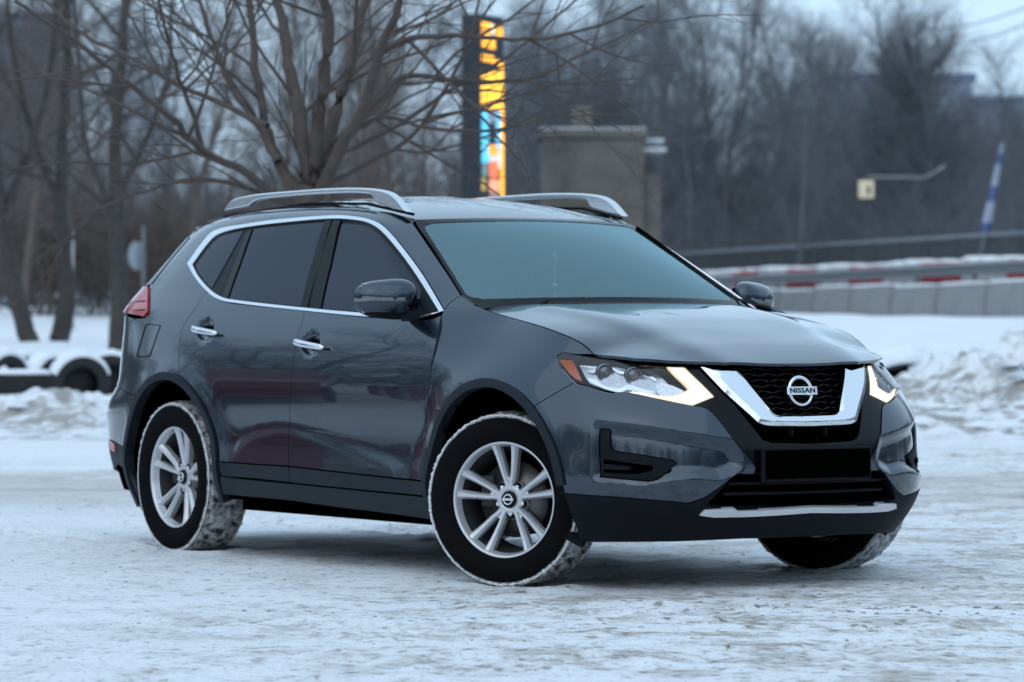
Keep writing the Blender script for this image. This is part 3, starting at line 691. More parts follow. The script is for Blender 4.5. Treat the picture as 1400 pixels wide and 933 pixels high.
old_tyre('old tyre seen edge on left of the upright tyre, touching it', 62, 484, 42.0, .1, R(58), 0, .03, .34)
old_tyre('old tyre edge on between two others, half behind the upright tyre', 84, 485, 42.4, .1, R(64), 0, .03, .34)
old_tyre('flat lying old tyre capped with snow at the far left', 30, 511, 39.4, R(90), R(10), 0, .035, .31)
old_tyre('old tyre half hidden behind the grey car tail, nearest the car', 150, 480, 42.4, .1, R(12), 0, .03, .34)
old_tyre('black old tyre poking from the snow bank right of the grey car bonnet', 1226, 474, 41.6, R(64), R(20), 0, .02, .36)
old_tyre('old tyre sunk in the right hand snow bank with only its tread showing', 1258, 483, 41.6, .1, R(76), 0, .05)
# ------------------------------------------------------------------ the parked car
# car space: x forward from the front axle, y to the car's left, z up from the ground
YAW = R(33.7)
CPOS = np.array([12.41, -9.09, 1.03])
CFW = np.array([-math.cos(YAW), math.sin(YAW), 0.0]); CRT = np.array([CFW[1], -CFW[0], 0.0]); CUP = np.array([0, 0, 1.0])
CAR_ROT = math.atan2(CFW[0], CRT[0])
CAR_LOC = (float(-CPOS @ CRT), float(-CPOS @ CFW), 0.0)
car = empty('parked_car', CAR_LOC, CAR_ROT)
tag(car, 'dark grey five door crossover with lit headlights standing on packed snow', 'car')

def cray(x, y):
    d = CFW + CRT * ((x - 700.0) / CAM_F) + CUP * ((450.0 - y) / CAM_F)
    return d
def on_y(x, y, yy):
    d = cray(x, y); return CPOS + d * ((yy - CPOS[1]) / d[1])
def on_x(x, y, xx):
    d = cray(x, y); return CPOS + d * ((xx - CPOS[0]) / d[0])

# ---- master surfaces: cubic B-spline sheets through feature points
def bspl(P, nu, axis):
    P = np.moveaxis(P, axis, 0); n = len(P) - 3
    out = []
    t = np.linspace(0, 1, nu, endpoint=False)
    b0 = (1 - t) ** 3 / 6; b1 = (3 * t ** 3 - 6 * t ** 2 + 4) / 6; b2 = (-3 * t ** 3 + 3 * t ** 2 + 3 * t + 1) / 6; b3 = t ** 3 / 6
    for i in range(n):
        for k in range(nu): out.append(b0[k] * P[i] + b1[k] * P[i + 1] + b2[k] * P[i + 2] + b3[k] * P[i + 3])
    out.append(P[n] / 6 + P[n + 1] * 4 / 6 + P[n + 2] / 6)
    return np.moveaxis(np.array(out), 0, axis)

def fair(P, axis, mir0=False, mir1=False):
    P = np.moveaxis(P, axis, 0)
    flip = np.array([1, -1, 1.0])
    def ext(P):
        a = P[1] * flip if mir0 else 2 * P[0] - P[1]
        b = P[-2] * flip if mir1 else 2 * P[-1] - P[-2]
        return np.concatenate([a[None], P, b[None]])
    E = ext(P); P = P - (E[2:] - 2 * E[1:-1] + E[:-2]) / 6.0
    return np.moveaxis(ext(P), 0, axis)

def sheet(P, nu, nv, mir0=False, mir1=False):
    P = fair(P, 0, mir0, mir1); P = fair(P, 1)
    return bspl(bspl(P, nu, 0), nv, 1)

WHEELS_X = (0.0, -2.70)
def flare(G):
    """the wing metal swells round the wheel arches"""
    for wx in WHEELS_X:
        r = np.hypot(G[..., 0] - wx, G[..., 2] - 0.34)
        a = np.clip((G[..., 2] - 0.25) / 0.15, 0, 1) * np.clip((-G[..., 1] - 0.70) / 0.1, 0, 1)
        G[..., 1] -= a * 0.020 * np.exp(-((r - 0.46) / 0.085) ** 2)
    return G

class Surf:
    def __init__(s, G, mirror=False, flip=False):
        du = np.gradient(G, axis=0); dv = np.gradient(G, axis=1)
        N = np.cross(du, dv); N /= np.linalg.norm(N, axis=-1, keepdims=True) + 1e-12
        if flip: N = -N
        s.G = G; s.N = N
        nu, nv = G.shape[:2]; idx = np.arange(nu * nv).reshape(nu, nv)
        F = np.stack([idx[:-1, :-1], idx[1:, :-1], idx[1:, 1:], idx[:-1, 1:]], -1).reshape(-1, 4)
        G = G.copy(); G[..., 1] = np.where(np.abs(G[..., 1]) < 1e-5, .002, G[..., 1]) if mirror else G[..., 1]   # halves overlap on the centre plane
        V = G.reshape(-1, 3); NN = N.reshape(-1, 3)
        if mirror:
            V2 = V * [1, -1, 1]; N2 = NN * [1, -1, 1]; F = np.concatenate([F, F[:, ::-1] + len(V)])
            V = np.concatenate([V, V2]); NN = np.concatenate([NN, N2])
        s.V = [Vector(v) for v in V]; s.NN = NN; s.F = F.tolist()
        s.bvh = BVHTree.FromPolygons(s.V, s.F)
    def at(s, loc, i):
        f = s.F[i]; w = poly_3d_calc([s.V[k] for k in f], loc)
        n = sum(s.NN[k] * wk for k, wk in zip(f, w)); return n / (np.linalg.norm(n) + 1e-12)
    def cast(s, p, d):
        d = Vector(d).normalized()
        loc, nor, i, dist = s.bvh.ray_cast(Vector(p), d)
        if loc is None:
            best = None
            for t in np.linspace(max(0.0, 0), 18, 220):
                q = Vector(p) + d * float(t); r = s.bvh.find_nearest(q, 0.6)
                if r[0] is not None and (best is None or r[3] < best[3]): best = r
            if best is None: raise RuntimeError('missed surface')
            loc, i = best[0], best[2]
        return np.array(loc), s.at(loc, i)
    def px(s, x, y): return s.cast(CPOS, cray(x, y))[0]

def keyf(keys, rows):
    z = [k[0] for k in keys]; return np.stack([np.interp(rows, z, [k[i] for k in keys]) for i in range(1, len(keys[0]))], -1)

SIDE = [(.12, .835), (.20, .868), (.28, .898), (.36, .914), (.44, .911), (.52, .905), (.60, .908), (.68, .916), (.76, .921), (.84, .919), (.92, .909), (1.0, .890), (1.06, .873), (1.12, .853)]
def wside(z): return np.interp(z, [k[0] for k in SIDE], [k[1] for k in SIDE])

# L: front end below the bonnet, columns from the nose centre round the corner to the door
LR = np.array([.12, .20, .28, .36, .44, .52, .60, .68, .76, .84, .92, 1.0, 1.06, 1.12, 1.20])
def lcol(xs, ws):
    xs = list(xs); ws = list(ws)
    if len(xs) == 14: xs.append(2 * xs[-1] - xs[-2]); ws.append(max(0.0, 2 * ws[-1] - ws[-2] - .01 if ws[-1] > 0 else 0.0))
    return np.stack([np.array(xs), -np.array(ws), LR], -1)
c0x = np.array([.74, .83, .888, .92, .935, .937, .925, .89, .85, .815, .77, .70, .63, .55])
c2x = np.array([.70, .775, .84, .875, .89, .89, .88, .845, .80, .755, .70, .62, .55, .47])
W_ = wside(LR)
def sidecol(x, top):  # a column at constant x; the top rows lean in towards the bonnet
    w = W_.copy(); w[-5:] = top
    return lcol([x] * 15, w)
LC = [lcol(c0x, [0] * 14), lcol(c0x - .010, [.22] * 14), lcol(c2x, [.42] * 14),
      lcol([.64, .705, .768, .805, .82, .817, .807, .777, .72, .645, .57, .49, .43, .37], [.54, .56, .58, .60, .61, .61, .61, .60, .59, .58, .575, .56, .53, .50]),
      lcol([.53, .60, .66, .69, .70, .692, .685, .66, .60, .525, .44, .36, .30, .25], [.65, .68, .71, .735, .745, .745, .745, .735, .725, .715, .70, .67, .64, .60]),
      lcol([.41, .46, .50, .53, .54, .532, .53, .515, .47, .40, .31, .24, .20, .15], [.75, .78, .815, .835, .845, .845, .845, .842, .832, .82, .795, .745, .70, .65]),
      lcol([.28, .30, .32, .34, .34, .34, .34, .33, .31, .26, .17, .10, .06, .0], [.80, .83, .865, .885, .892, .893, .893, .893, .888, .873, .845, .785, .735, .68]),
      lcol([.08] * 9 + [.07, .0, -.05, -.08, -.12], [.82, .858, .893, .91, .911, .906, .908, .913, .912, .902, .870, .815, .76, .70]),
      sidecol(-.18, [.886, .838, .785, .72, .60]), sidecol(-.43, [.904, .878, .850, .81, .71]), sidecol(-.70, [.909, .890, .870, .846, .80]),
      sidecol(-.95, [.909, .890, .873, .853, .822])]
LG = flare(sheet(np.array(LC), 14, 10, mir0=True))

# Q: doors, glasshouse side, quarter and tail, columns slanted like the pillars
TU = np.array([.2, .4, .6, .8, .93, 1.0])
QL = np.array([.12, .20, .28, .36, .44, .52, .60, .68, .76, .84, .92, 1.0, 1.06, 1.12])
def qcol(low, up, zr, cap_in=.07, cap_up=.02):
    """low: (z, x, w) keys or (x, None); up: six (x, w); zr: height of the roof edge"""
    lo = keyf(low, QL); zz = np.concatenate([QL, 1.12 + TU * (zr - 1.12), [zr + cap_up]])
    x = np.concatenate([lo[:, 0], [u[0] for u in up], [up[-1][0]]]); w = np.concatenate([lo[:, 1], [u[1] for u in up], [up[-1][1] - cap_in]])
    return np.stack([x, -w, zz], -1)
def sidekeys(xlow, xtop=None, f=1.0, top=None):
    xtop = xlow if xtop is None else xtop
    k = []
    for z, w in SIDE:
        x = xlow if z <= .84 else xlow + (xtop - xlow) * ((z - .84) / .28) ** 1.3
        k.append([z, x, w * f])
    if top:
        for kk, w in zip(k[-len(top):], top): kk[2] = w
    return k
UW = (.820, .782, .742, .700, .662, .612)
def lerpx(a, b, ws, bend=1.0): return [(a + (b - a) * t ** bend, w) for t, w in zip(TU, ws)]
QC = [qcol(sidekeys(.10, -.44, 1, [.885, .835, .785, .735]), lerpx(-.44, -1.10, (.700, .668, .634, .598, .575, .555)), 1.495, .05, .01),
      qcol(sidekeys(-.15, -.55, 1, [.905, .882, .862, .838]), lerpx(-.55, -1.28, (.808, .772, .734, .692, .655, .610)), 1.530),
      qcol(sidekeys(-.55, -.75), lerpx(-.75, -1.42, UW), 1.552),
      qcol(sidekeys(-.95, -1.05), lerpx(-1.05, -1.62, UW), 1.567),
      qcol(sidekeys(-1.35, -1.4), lerpx(-1.4, -1.85, UW), 1.574),
      qcol(sidekeys(-1.8, -1.82), lerpx(-1.82, -2.1, UW), 1.576),
      qcol(sidekeys(-2.2), lerpx(-2.2, -2.36, UW), 1.572),
      qcol(sidekeys(-2.6, None, .998), lerpx(-2.6, -2.62, (.812, .776, .736, .692, .655, .604)), 1.561),
      qcol(sidekeys(-2.97, -2.93, .984), lerpx(-2.93, -2.82, (.800, .764, .724, .680, .643, .592)), 1.545),
      qcol([(.12, -3.22, .80), (.28, -3.25, .855), (.44, -3.27, .877), (.60, -3.29, .878), (.70, -3.29, .877), (.78, -3.22, .868), (.92, -3.20, .860), (1.0, -3.19, .845), (1.12, -3.19, .817)],
           lerpx(-3.19, -2.95, (.782, .745, .705, .661, .624, .575)), 1.525, .07, .015),
      qcol([(.12, -3.40, .74), (.28, -3.47, .785), (.44, -3.53, .800), (.60, -3.56, .798), (.69, -3.55, .797), (.76, -3.43, .806), (.92, -3.405, .80), (1.12, -3.40, .777)],
           lerpx(-3.40, -3.045, (.742, .706, .668, .632, .602, .560)), 1.505, .07, .012),
      qcol([(.12, -3.53, .60), (.28, -3.60, .63), (.44, -3.66, .64), (.60, -3.685, .64), (.69, -3.67, .64), (.76, -3.57, .66), (.92, -3.55, .66), (1.12, -3.54, .65)],
           lerpx(-3.54, -3.12, (.62, .60, .575, .55, .53, .50)), 1.50, .06, .01),
      qcol([(.12, -3.59, .34), (.28, -3.66, .36), (.44, -3.72, .36), (.60, -3.74, .36), (.69, -3.725, .36), (.76, -3.65, .37), (.92, -3.63, .37), (1.12, -3.60, .37)],
           lerpx(-3.60, -3.18, (.36, .35, .34, .33, .32, .30)), 1.50, .05, .01),
      qcol([(.12, -3.61, 0), (.28, -3.68, 0), (.44, -3.74, 0), (.60, -3.76, 0), (.69, -3.745, 0), (.76, -3.67, 0), (.92, -3.65, 0), (1.12, -3.62, 0)],
           lerpx(-3.62, -3.20, (0,) * 6), 1.50, 0, .01)]
QG = flare(sheet(np.array(QC), 12, 9, mir1=True))

# H: bonnet, as a height field with two long ridges
def hood_z(x, y):
    zc = np.interp(x, [-.6, -.4, -.2, 0, .2, .4, .6, .7, .8, .9], [1.140, 1.133, 1.120, 1.096, 1.064, 1.020, .966, .932, .893, .84])
    k = np.interp(x, [-.4, .0, .4, .9], [.045, .085, .130, .130])
    z = zc - k * y * y
    ay = np.abs(y); yl = np.interp(x, [-.5, .85], [.60, .335])
    s = ay - yl
    z = z + 0.014 * np.clip((x + .45) / .3, 0, 1) * np.where(s < 0, np.exp(-(s / .16) ** 2), np.exp(-(s / .05) ** 2))
    return z
def smooth_grid(G, n=2):
    for _ in range(n):
        P = np.pad(G, ((1, 1), (1, 1), (0, 0)), mode='reflect', reflect_type='odd')
        G = (P[:-2, 1:-1] + P[2:, 1:-1] + P[1:-1, :-2] + P[1:-1, 2:] + 4 * P[1:-1, 1:-1]) / 8
    return G
# the bonnet's edge follows the wing: measure the wing along the traced seam first
L_ = Surf(LG, mirror=True)
seam = np.array([L_.px(*p) for p in ((812, 484.5), (797, 471), (775, 459.5), (740, 446.5), (700, 435), (674, 427.5))])
def hood_z(x, y):
    zc = np.interp(x, [-.6, -.4, -.2, 0, .2, .4, .6, .7, .8, .9], [1.158, 1.150, 1.136, 1.110, 1.075, 1.026, .969, .933, .893, .84])
    o = np.argsort(seam[:, 0]); sx = seam[o, 0]; ys = np.interp(x, sx, -seam[o, 1]); zs = np.interp(x, np.concatenate([[-.6], sx, [.61, .725, .80, .92]]), np.concatenate([[seam[o[0], 2] + .012], seam[o, 2], [.900, .870, .855, .80]]))
    ys = np.interp(x, np.concatenate([[-.6], sx, [.61, .725, .80]]), np.concatenate([[.74], -seam[o, 1], [.68, .66, .64]]))
    t = np.abs(y) / ys; z = zs + (zc - zs) * (1 - t ** 2.3)
    ay = np.abs(y); yl = np.interp(x, [-.5, .85], [.58, .335]); s = ay - yl
    return z + 0.013 * np.clip((x + .45) / .3, 0, 1) * np.where(s < 0, np.exp(-(s / .16) ** 2), np.exp(-(s / .05) ** 2))
hx, hy = np.meshgrid(np.linspace(-.6, .92, 90), np.linspace(-.95, .95, 110), indexing='ij')
HG = smooth_grid(np.stack([hx, hy, hood_z(hx, hy)], -1), 14)
# Rf: roof, a height field
rx_, ry_ = np.meshgrid(np.linspace(-3.25, -.95, 90), np.linspace(-.66, .66, 60), indexing='ij')
rz_ = np.interp(rx_, [-3.25, -3.0, -2.6, -2.2, -1.8, -1.5, -1.25, -1.1, -1.0, -.95], [1.55, 1.588, 1.627, 1.642, 1.637, 1.612, 1.573, 1.540, 1.510, 1.493]) - .145 * ry_ ** 2
RG = smooth_grid(np.stack([rx_, ry_, rz_], -1), 25)
# Wd: windscreen, bowed between its base and its head
wu, wv = np.meshgrid(np.linspace(-1.04, 1.04, 60), np.linspace(-.05, 1.03, 50), indexing='ij')
wb = np.stack([-.30 - .15 * wu ** 2, .735 * wu, 1.118 + 0 * wu], -1); wt = np.stack([-1.0 - .11 * wu ** 2, .577 * wu, 1.510 - .014 * wu ** 2], -1)
WG = wb + (wt - wb) * wv[..., None]; WB = wv * (1 - wv) * np.clip(1 - wu ** 2, 0, 1); WG[..., 0] += .10 * WB; WG[..., 2] += .16 * WB

# ---- materials of the car
def paint_mat():
    m, n, l, b = new_mat('car_paint')
    b.inputs['Base Color'].default_value = (.028, .043, .063, 1)
    b.inputs['Metallic'].default_value = .92; b.inputs['Roughness'].default_value = .38
    b.inputs['Coat Weight'].default_value = 1.0; b.inputs['Coat Roughness'].default_value = .01; b.inputs['Coat IOR'].default_value = 1.5
    tc = n.new('ShaderNodeTexCoord'); v = n.new('ShaderNodeTexVoronoi'); v.inputs['Scale'].default_value = 1400
    mp = n.new('ShaderNodeMapRange'); mp.inputs[3].default_value = .15; mp.inputs[4].default_value = .27
    l.new(tc.outputs['Object'], v.inputs['Vector']); l.new(v.outputs['Color'], mp.inputs[0]); l.new(mp.outputs[0], b.inputs['Roughness'])
    # road film towards the sills: a thin matt salt haze with its own cloudy shape
    no = n.new('ShaderNodeTexNoise'); no.inputs['Scale'].default_value = 3.0; no.inputs['Detail'].default_value = 7
    l.new(tc.outputs['Object'], no.inputs['Vector'])
    sp = n.new('ShaderNodeSeparateXYZ'); l.new(tc.outputs['Object'], sp.inputs[0])
    zr = n.new('ShaderNodeMapRange'); zr.inputs[1].default_value = .75; zr.inputs[2].default_value = .32; zr.inputs[3].default_value = 0; zr.inputs[4].default_value = 1
    l.new(sp.outputs[2], zr.inputs[0])
    mu = n.new('ShaderNodeMath'); mu.operation = 'MULTIPLY'; l.new(no.outputs[0], mu.inputs[0]); l.new(zr.outputs[0], mu.inputs[1])
    cr = n.new('ShaderNodeMapRange'); cr.inputs[3].default_value = .008; cr.inputs[4].default_value = .06; l.new(mu.outputs[0], cr.inputs[0]); l.new(cr.outputs[0], b.inputs['Coat Roughness'])
    mx = n.new('ShaderNodeMixRGB'); mx.inputs[1].default_value = (.028, .043, .063, 1); mx.inputs[2].default_value = (.050, .062, .078, 1)
    l.new(mu.outputs[0], mx.inputs[0]); l.new(mx.outputs[0], b.inputs['Base Color'])
    return m
M = {}
M['paint'] = paint_mat()
M['plastic'] = simple('black_grained_plastic', (.0065, .0078, .010), .55, spec=.10, var=.25, scale=14, bump=.0004)
M['cladding'] = simple('grey_grained_cladding', (.014, .018, .024), .50, spec=.16, var=.3, scale=9)
M['gloss'] = simple('gloss_black_trim', (.003, .003, .0035), .12, spec=.2)
M['pillar'] = simple('satin_black_pillar', (.006, .006, .007), .30, spec=.12)
M['void'] = simple('black_cavity', (.001, .001, .001), .9, spec=0)
M['chrome'] = simple('chrome', (.80, .81, .83), .07, metal=1.0)
M['satin'] = simple('satin_aluminium', (.72, .74, .76), .24, metal=.9)
M['silver'] = simple('silver_paint', (.62, .63, .65), .28, metal=.35, coat=.5)
M['alloy'] = simple('alloy_wheel_silver', (.60, .61, .63), .30, metal=.45, coat=.5, var=.05, scale=20)
M['barrel'] = simple('wheel_barrel_grime', (.030, .030, .032), .6, metal=.3, var=.4, scale=12)
M['disc'] = simple('brake_disc_steel', (.16, .155, .15), .4, metal=.9, var=.2, scale=30)
M['sideglass'] = simple('tinted_side_glass', (.003, .010, .024), .03, spec=.28)
M['red'] = simple('red_lamp_lens', (.42, .012, .018), .12, coat=.8, var=.25, scale=30)
M['amber'] = simple('amber_reflector', (.62, .09, .015), .15, coat=.8, var=.2, scale=60)
M['drl'] = simple('running_light', (.9, .85, .75), .3, emis=(1.0, .86, .68), estr=1.15)
M['plate'] = simple('black_plate', (.0008, .0008, .0008), .8, spec=0)
M['seat'] = simple('seat_fabric', (.42, .42, .42), .85, var=.2, scale=30)
M['seatlight'] = simple('beige_seat_leather', (.85, .76, .60), .6, var=.1, scale=20)
M['dash'] = simple('dashboard_plastic', (.05, .05, .055), .65)

def glass_mat(name, tint, ior=1.5, gloss=1.0):
    m = bpy.data.materials.new(name); m.use_nodes = True; n = m.node_tree.nodes; l = m.node_tree.links; n.clear()
    o = n.new('ShaderNodeOutputMaterial'); mx = n.new('ShaderNodeMixShader'); t = n.new('ShaderNodeBsdfTransparent'); g = n.new('ShaderNodeBsdfGlossy')
    f = n.new('ShaderNodeFresnel'); f.inputs[0].default_value = ior; t.inputs[0].default_value = (*tint, 1); g.inputs['Roughness'].default_value = .02
    g.inputs[0].default_value = (*gloss, 1) if isinstance(gloss, tuple) else (gloss, gloss, gloss, 1)
    l.new(f.outputs[0], mx.inputs[0]); l.new(t.outputs[0], mx.inputs[1]); l.new(g.outputs[0], mx.inputs[2]); l.new(mx.outputs[0], o.inputs[0])
    return m
M['windscreen'] = glass_mat('windscreen_glass', (.95, 1.0, 1.0), 2.7, (.66, .95, 1.0))
M['lens'] = glass_mat('clear_lamp_lens', (.92, .94, .96), 1.45)

# ---- panels: 2D outlines laid on a master surface
def clean_loop(pts):
    out = []
    for p in pts:
        if not out or (abs(p[0] - out[-1][0]) + abs(p[1] - out[-1][1])) > 1e-5: out.append((float(p[0]), float(p[1])))
    if abs(out[0][0] - out[-1][0]) + abs(out[0][1] - out[-1][1]) < 1e-5: out.pop()
    return out
def curve(pts, closed=True, n=5):
    """Catmull-Rom through points; a third value 1 marks a corner, runs between corners are smoothed"""
    P = [np.array(p[:2], float) for p in pts]; C = [len(p) > 2 and p[2] == 1 for p in pts]; m = len(P); out = []
    for i in range(m if closed else m - 1):
        j = (i + 1) % m; p1, p2 = P[i], P[j]
        p0 = p1 + (p1 - p2) if C[i] or (not closed and i == 0) else P[i - 1]
        p3 = p2 + (p2 - p1) if C[j] or (not closed and j == m - 1) else P[(j + 1) % m]
        d = np.linalg.norm(p2 - p1)
        # limit tangents so that uneven spacing does not overshoot
        t1 = (p2 - p0); t1 = t1 / (np.linalg.norm(t1) + 1e-9) * d; t2 = (p3 - p1); t2 = t2 / (np.linalg.norm(t2) + 1e-9) * d
        for k in range(n):
            t = k / n
            out.append((2 * t ** 3 - 3 * t ** 2 + 1) * p1 + (t ** 3 - 2 * t ** 2 + t) * t1 + (-2 * t ** 3 + 3 * t ** 2) * p2 + (t ** 3 - t ** 2) * t2)
    if not closed: out.append(P[-1])
    return [tuple(p) for p in out]
def c1(*pts): return [(p[0], p[1], 1) for p in pts]     # all corners
def area2(p): p = np.array(p); q = np.roll(p, -1, 0); return float((p[:, 0] * q[:, 1] - q[:, 0] * p[:, 1]).sum())
def inside(px_, py_, poly):
    c = np.zeros(len(px_), bool); n = len(poly)
    for i in range(n):
        x0, y0 = poly[i - 1]; x1, y1 = poly[i]
        if y0 == y1: continue
        k = ((y0 > py_) != (y1 > py_)) & (px_ < (x1 - x0) * (py_ - y0) / (y1 - y0) + x0); c ^= k
    return c
def edist(px_, py_, poly):
    d = np.full(len(px_), 1e9); P = np.array(poly)
    for a, b in zip(P, np.roll(P, -1, 0)):
        ab = b - a; t = np.clip(((px_ - a[0]) * ab[0] + (py_ - a[1]) * ab[1]) / (ab @ ab + 1e-15), 0, 1)
        d = np.minimum(d, np.hypot(px_ - a[0] - t * ab[0], py_ - a[1] - t * ab[1]))
    return d
def inset(poly, g, keep=None):
    P = np.array(poly); s = 1 if area2(poly) > 0 else -1
    e = np.roll(P, -1, 0) - P; e /= np.linalg.norm(e, axis=1, keepdims=True) + 1e-12
    n = np.stack([-e[:, 1], e[:, 0]], -1) * s; v = n + np.roll(n, 1, 0); L = (v * v).sum(1, keepdims=True)
    v = v * 2 / np.maximum(L, 1.2)
    q = P + v * g
    if keep is not None: q[keep] = P[keep]
    return [tuple(p) for p in q]
def resample(poly, step):
    out = []
    for a, b in zip(poly, poly[1:] + poly[:1]):
        n = max(1, int(math.ceil(math.hypot(b[0] - a[0], b[1] - a[1]) / step)))
        for k in range(n): out.append((a[0] + (b[0] - a[0]) * k / n, a[1] + (b[1] - a[1]) * k / n))
    return out

class Frame:
    """casting direction: o points out of the car"""
    def __init__(s, o, e1=None):
        s.o = np.array(o, float) / np.linalg.norm(o)
        if abs(s.o[2]) > .9: s.e1 = np.array([1., 0, 0]); s.e2 = np.array([0, 1., 0])
        else: s.e2 = np.array([0, 0, 1.]); s.e1 = np.cross(s.e2, s.o)
        s.c = np.array([-1.0, 0, 0]) if abs(s.o[2]) < .9 else np.zeros(3)
    def to2(s, p): p = np.asarray(p) - s.c; return (float(p @ s.e1), float(p @ s.e2))
    def org(s, q): return s.c + s.e1 * q[0] + s.e2 * q[1] + s.o * 4.0
SIDEF = Frame((0, -1, 0)); FRONT45 = Frame((math.cos(R(40)), -math.sin(R(40)), 0)); FRONTF = Frame((1, 0, 0)); TOPF = Frame((0, 0, 1)); REAR45 = Frame((-.75, -.66, 0)); WSF = Frame((math.sin(R(32)), 0, math.cos(R(32))))
WSF.e1 = np.array([0, 1.0, 0]); WSF.e2 = np.cross(WSF.o, WSF.e1); WSF.c = np.array([-.6, 0, 1.2])

class MultiSurf:
    pass

def loop_px(surf, frame, pts, off=0.0):
    """pixel outline -> the frame's 2D outline through the surface"""
    out = []
    for p in pts:
        loc, nn = surf.cast(CPOS, cray(p[0], p[1]))
        out.append(frame.to2(loc))
    return out

def panel(name, surf, frame, loop, mat, parent=None, holes=(), off=0.0, thick=.012, gap=.0018, grid=.022, mirror=True, join=False, edge_mat=None, fn=None, both=True):
    """cut an outline out of a master surface. off lifts it along the normal, fn(p, n, q) may displace it further"""
    loop = clean_loop(loop)
    if area2(loop) < 0: loop = loop[::-1]
    loops = [resample(loop, grid)] + [resample(clean_loop(h if area2(h) < 0 else h[::-1]), grid) for h in holes]
    def mid(lp):  # points on the centre plane stay where they are
        return [abs((frame.org(q))[1]) < .004 and abs(frame.o[1]) < 1e-6 for q in lp]
    if gap: loops = [inset(lp, gap) for lp in [loops[0]]] + [inset(lp, -gap) for lp in loops[1:]]
    P = []; E = []; bl = []
    for lp in loops:
        o = len(P); P += lp; m = len(lp); ids = list(range(o, o + m)); bl.append(ids); E += [(o + i, o + (i + 1) % m) for i in range(m)]
    A = np.array(loops[0]); x0, y0 = A.min(0); x1, y1 = A.max(0)
    gx, gy = np.meshgrid(np.arange(x0 + grid * .5, x1, grid), np.arange(y0 + grid * .5, y1, grid), indexing='ij'); gx = gx.ravel(); gy = gy.ravel()
    gx = gx + (np.arange(len(gx)) % 7 - 3) * grid * .004
    ok = inside(gx, gy, loops[0])
    for lp in loops[1:]: ok &= ~inside(gx, gy, lp)
    gx, gy = gx[ok], gy[ok]
    for lp in loops:
        if len(gx):
            k = edist(gx, gy, lp) > grid * .45; gx, gy = gx[k], gy[k]
    pts = [Vector(p) for p in P] + [Vector((float(a), float(b))) for a, b in zip(gx, gy)]
    vs, es, fs, ov, oe, of = delaunay_2d_cdt(pts, E, [], 0, 1e-6)
    V2 = np.array([(v.x, v.y) for v in vs])
    T = np.array([f for f in fs if len(f) == 3]); cen = V2[T].mean(1)
    ok = inside(cen[:, 0], cen[:, 1], loops[0])
    for lp in loops[1:]: ok &= ~inside(cen[:, 0], cen[:, 1], lp)
    T = T[ok]
    a = V2[T]; s = (a[:, 1, 0] - a[:, 0, 0]) * (a[:, 2, 1] - a[:, 0, 1]) - (a[:, 1, 1] - a[:, 0, 1]) * (a[:, 2, 0] - a[:, 0, 0])
    T[s < 0] = T[s < 0][:, ::-1]
    T = T[np.abs(s) > 1e-10]
    used = np.unique(T); remap = -np.ones(len(V2), int); remap[used] = np.arange(len(used)); T = remap[T]; V2 = V2[used]
    pos = np.zeros((len(V2), 3)); nor = np.zeros((len(V2), 3))
    for i, q in enumerate(V2):
        loc, nn = surf.cast(frame.org(q), -frame.o)
        if nn @ frame.o < 0: nn = -nn
        pos[i] = loc + nn * off; nor[i] = nn
        if join and abs(pos[i][1]) < .006: pos[i][1] = 0; nor[i][1] = 0; nor[i] /= np.linalg.norm(nor[i])
    if fn is not None:
        D = np.array([fn(p, n_, q) for p, n_, q in zip(pos, nor, V2)]); pos = pos + D
        # normals of the displaced sheet
        fnm = np.cross(pos[T[:, 1]] - pos[T[:, 0]], pos[T[:, 2]] - pos[T[:, 0]]); acc = np.zeros_like(pos)
        for k in range(3): np.add.at(acc, T[:, k], fnm)
        nor = acc / (np.linalg.norm(acc, axis=1, keepdims=True) + 1e-12)
    # boundary edges of the triangle set
    ec = {}
    for t in T:
        for u, v in ((t[0], t[1]), (t[1], t[2]), (t[2], t[0])): ec[(u, v)] = 1
    bd = [(u, v) for (u, v) in ec if (v, u) not in ec]
    bd = [(u, v) for u, v in bd if not (abs(pos[u][1]) < .006 and abs(pos[v][1]) < .006 and join)]
    verts = [tuple(p) for p in pos]; faces = [tuple(t) for t in T]; ln = [nor[i] for t in T for i in t]; mi = [0] * len(T)
    if thick:
        base = len(verts)
        for u, v in bd:
            a, b = pos[u], pos[v]; c, d = b - nor[v] * thick, a - nor[u] * thick
            fn_ = np.cross(b - a, d - a); fn_ = -fn_ / (np.linalg.norm(fn_) + 1e-12)
            i = len(verts); verts += [tuple(a), tuple(d), tuple(c), tuple(b)]
            faces.append((i, i + 1, i + 2, i + 3)); ln += [fn_] * 4; mi.append(1 if edge_mat else 0)
    def make(v, f, nn, par, nm):
        me = bpy.data.meshes.new(nm); me.from_pydata(v, [], f); me.update()
        me.materials.append(mat)
        if edge_mat: me.materials.append(edge_mat)
        me.polygons.foreach_set('material_index', mi * (len(f) // len(mi)))
        me.polygons.foreach_set('use_smooth', [True] * len(f))
        me.normals_split_custom_set([tuple(x) for x in nn])
        return link(nm, me, par)
    if not mirror and not join: return make(verts, faces, ln, parent, name)
    mv = [(a, -b, c) for a, b, c in verts]; mf = [f[::-1] for f in faces]; mn = []
    k = 0
    for f in faces:
        seg = ln[k:k + len(f)]; k += len(f); mn += [x * np.array([1, -1, 1]) for x in seg[::-1]]
    if join:
        o = len(verts); return make(verts + mv, faces + [tuple(i + o for i in f) for f in mf], ln + mn, parent, name)
    par2 = parent[1] if isinstance(parent, tuple) else parent; par1 = parent[0] if isinstance(parent, tuple) else parent
    return make(verts, faces, ln, par1, name), make(mv, mf, mn, par2, name)
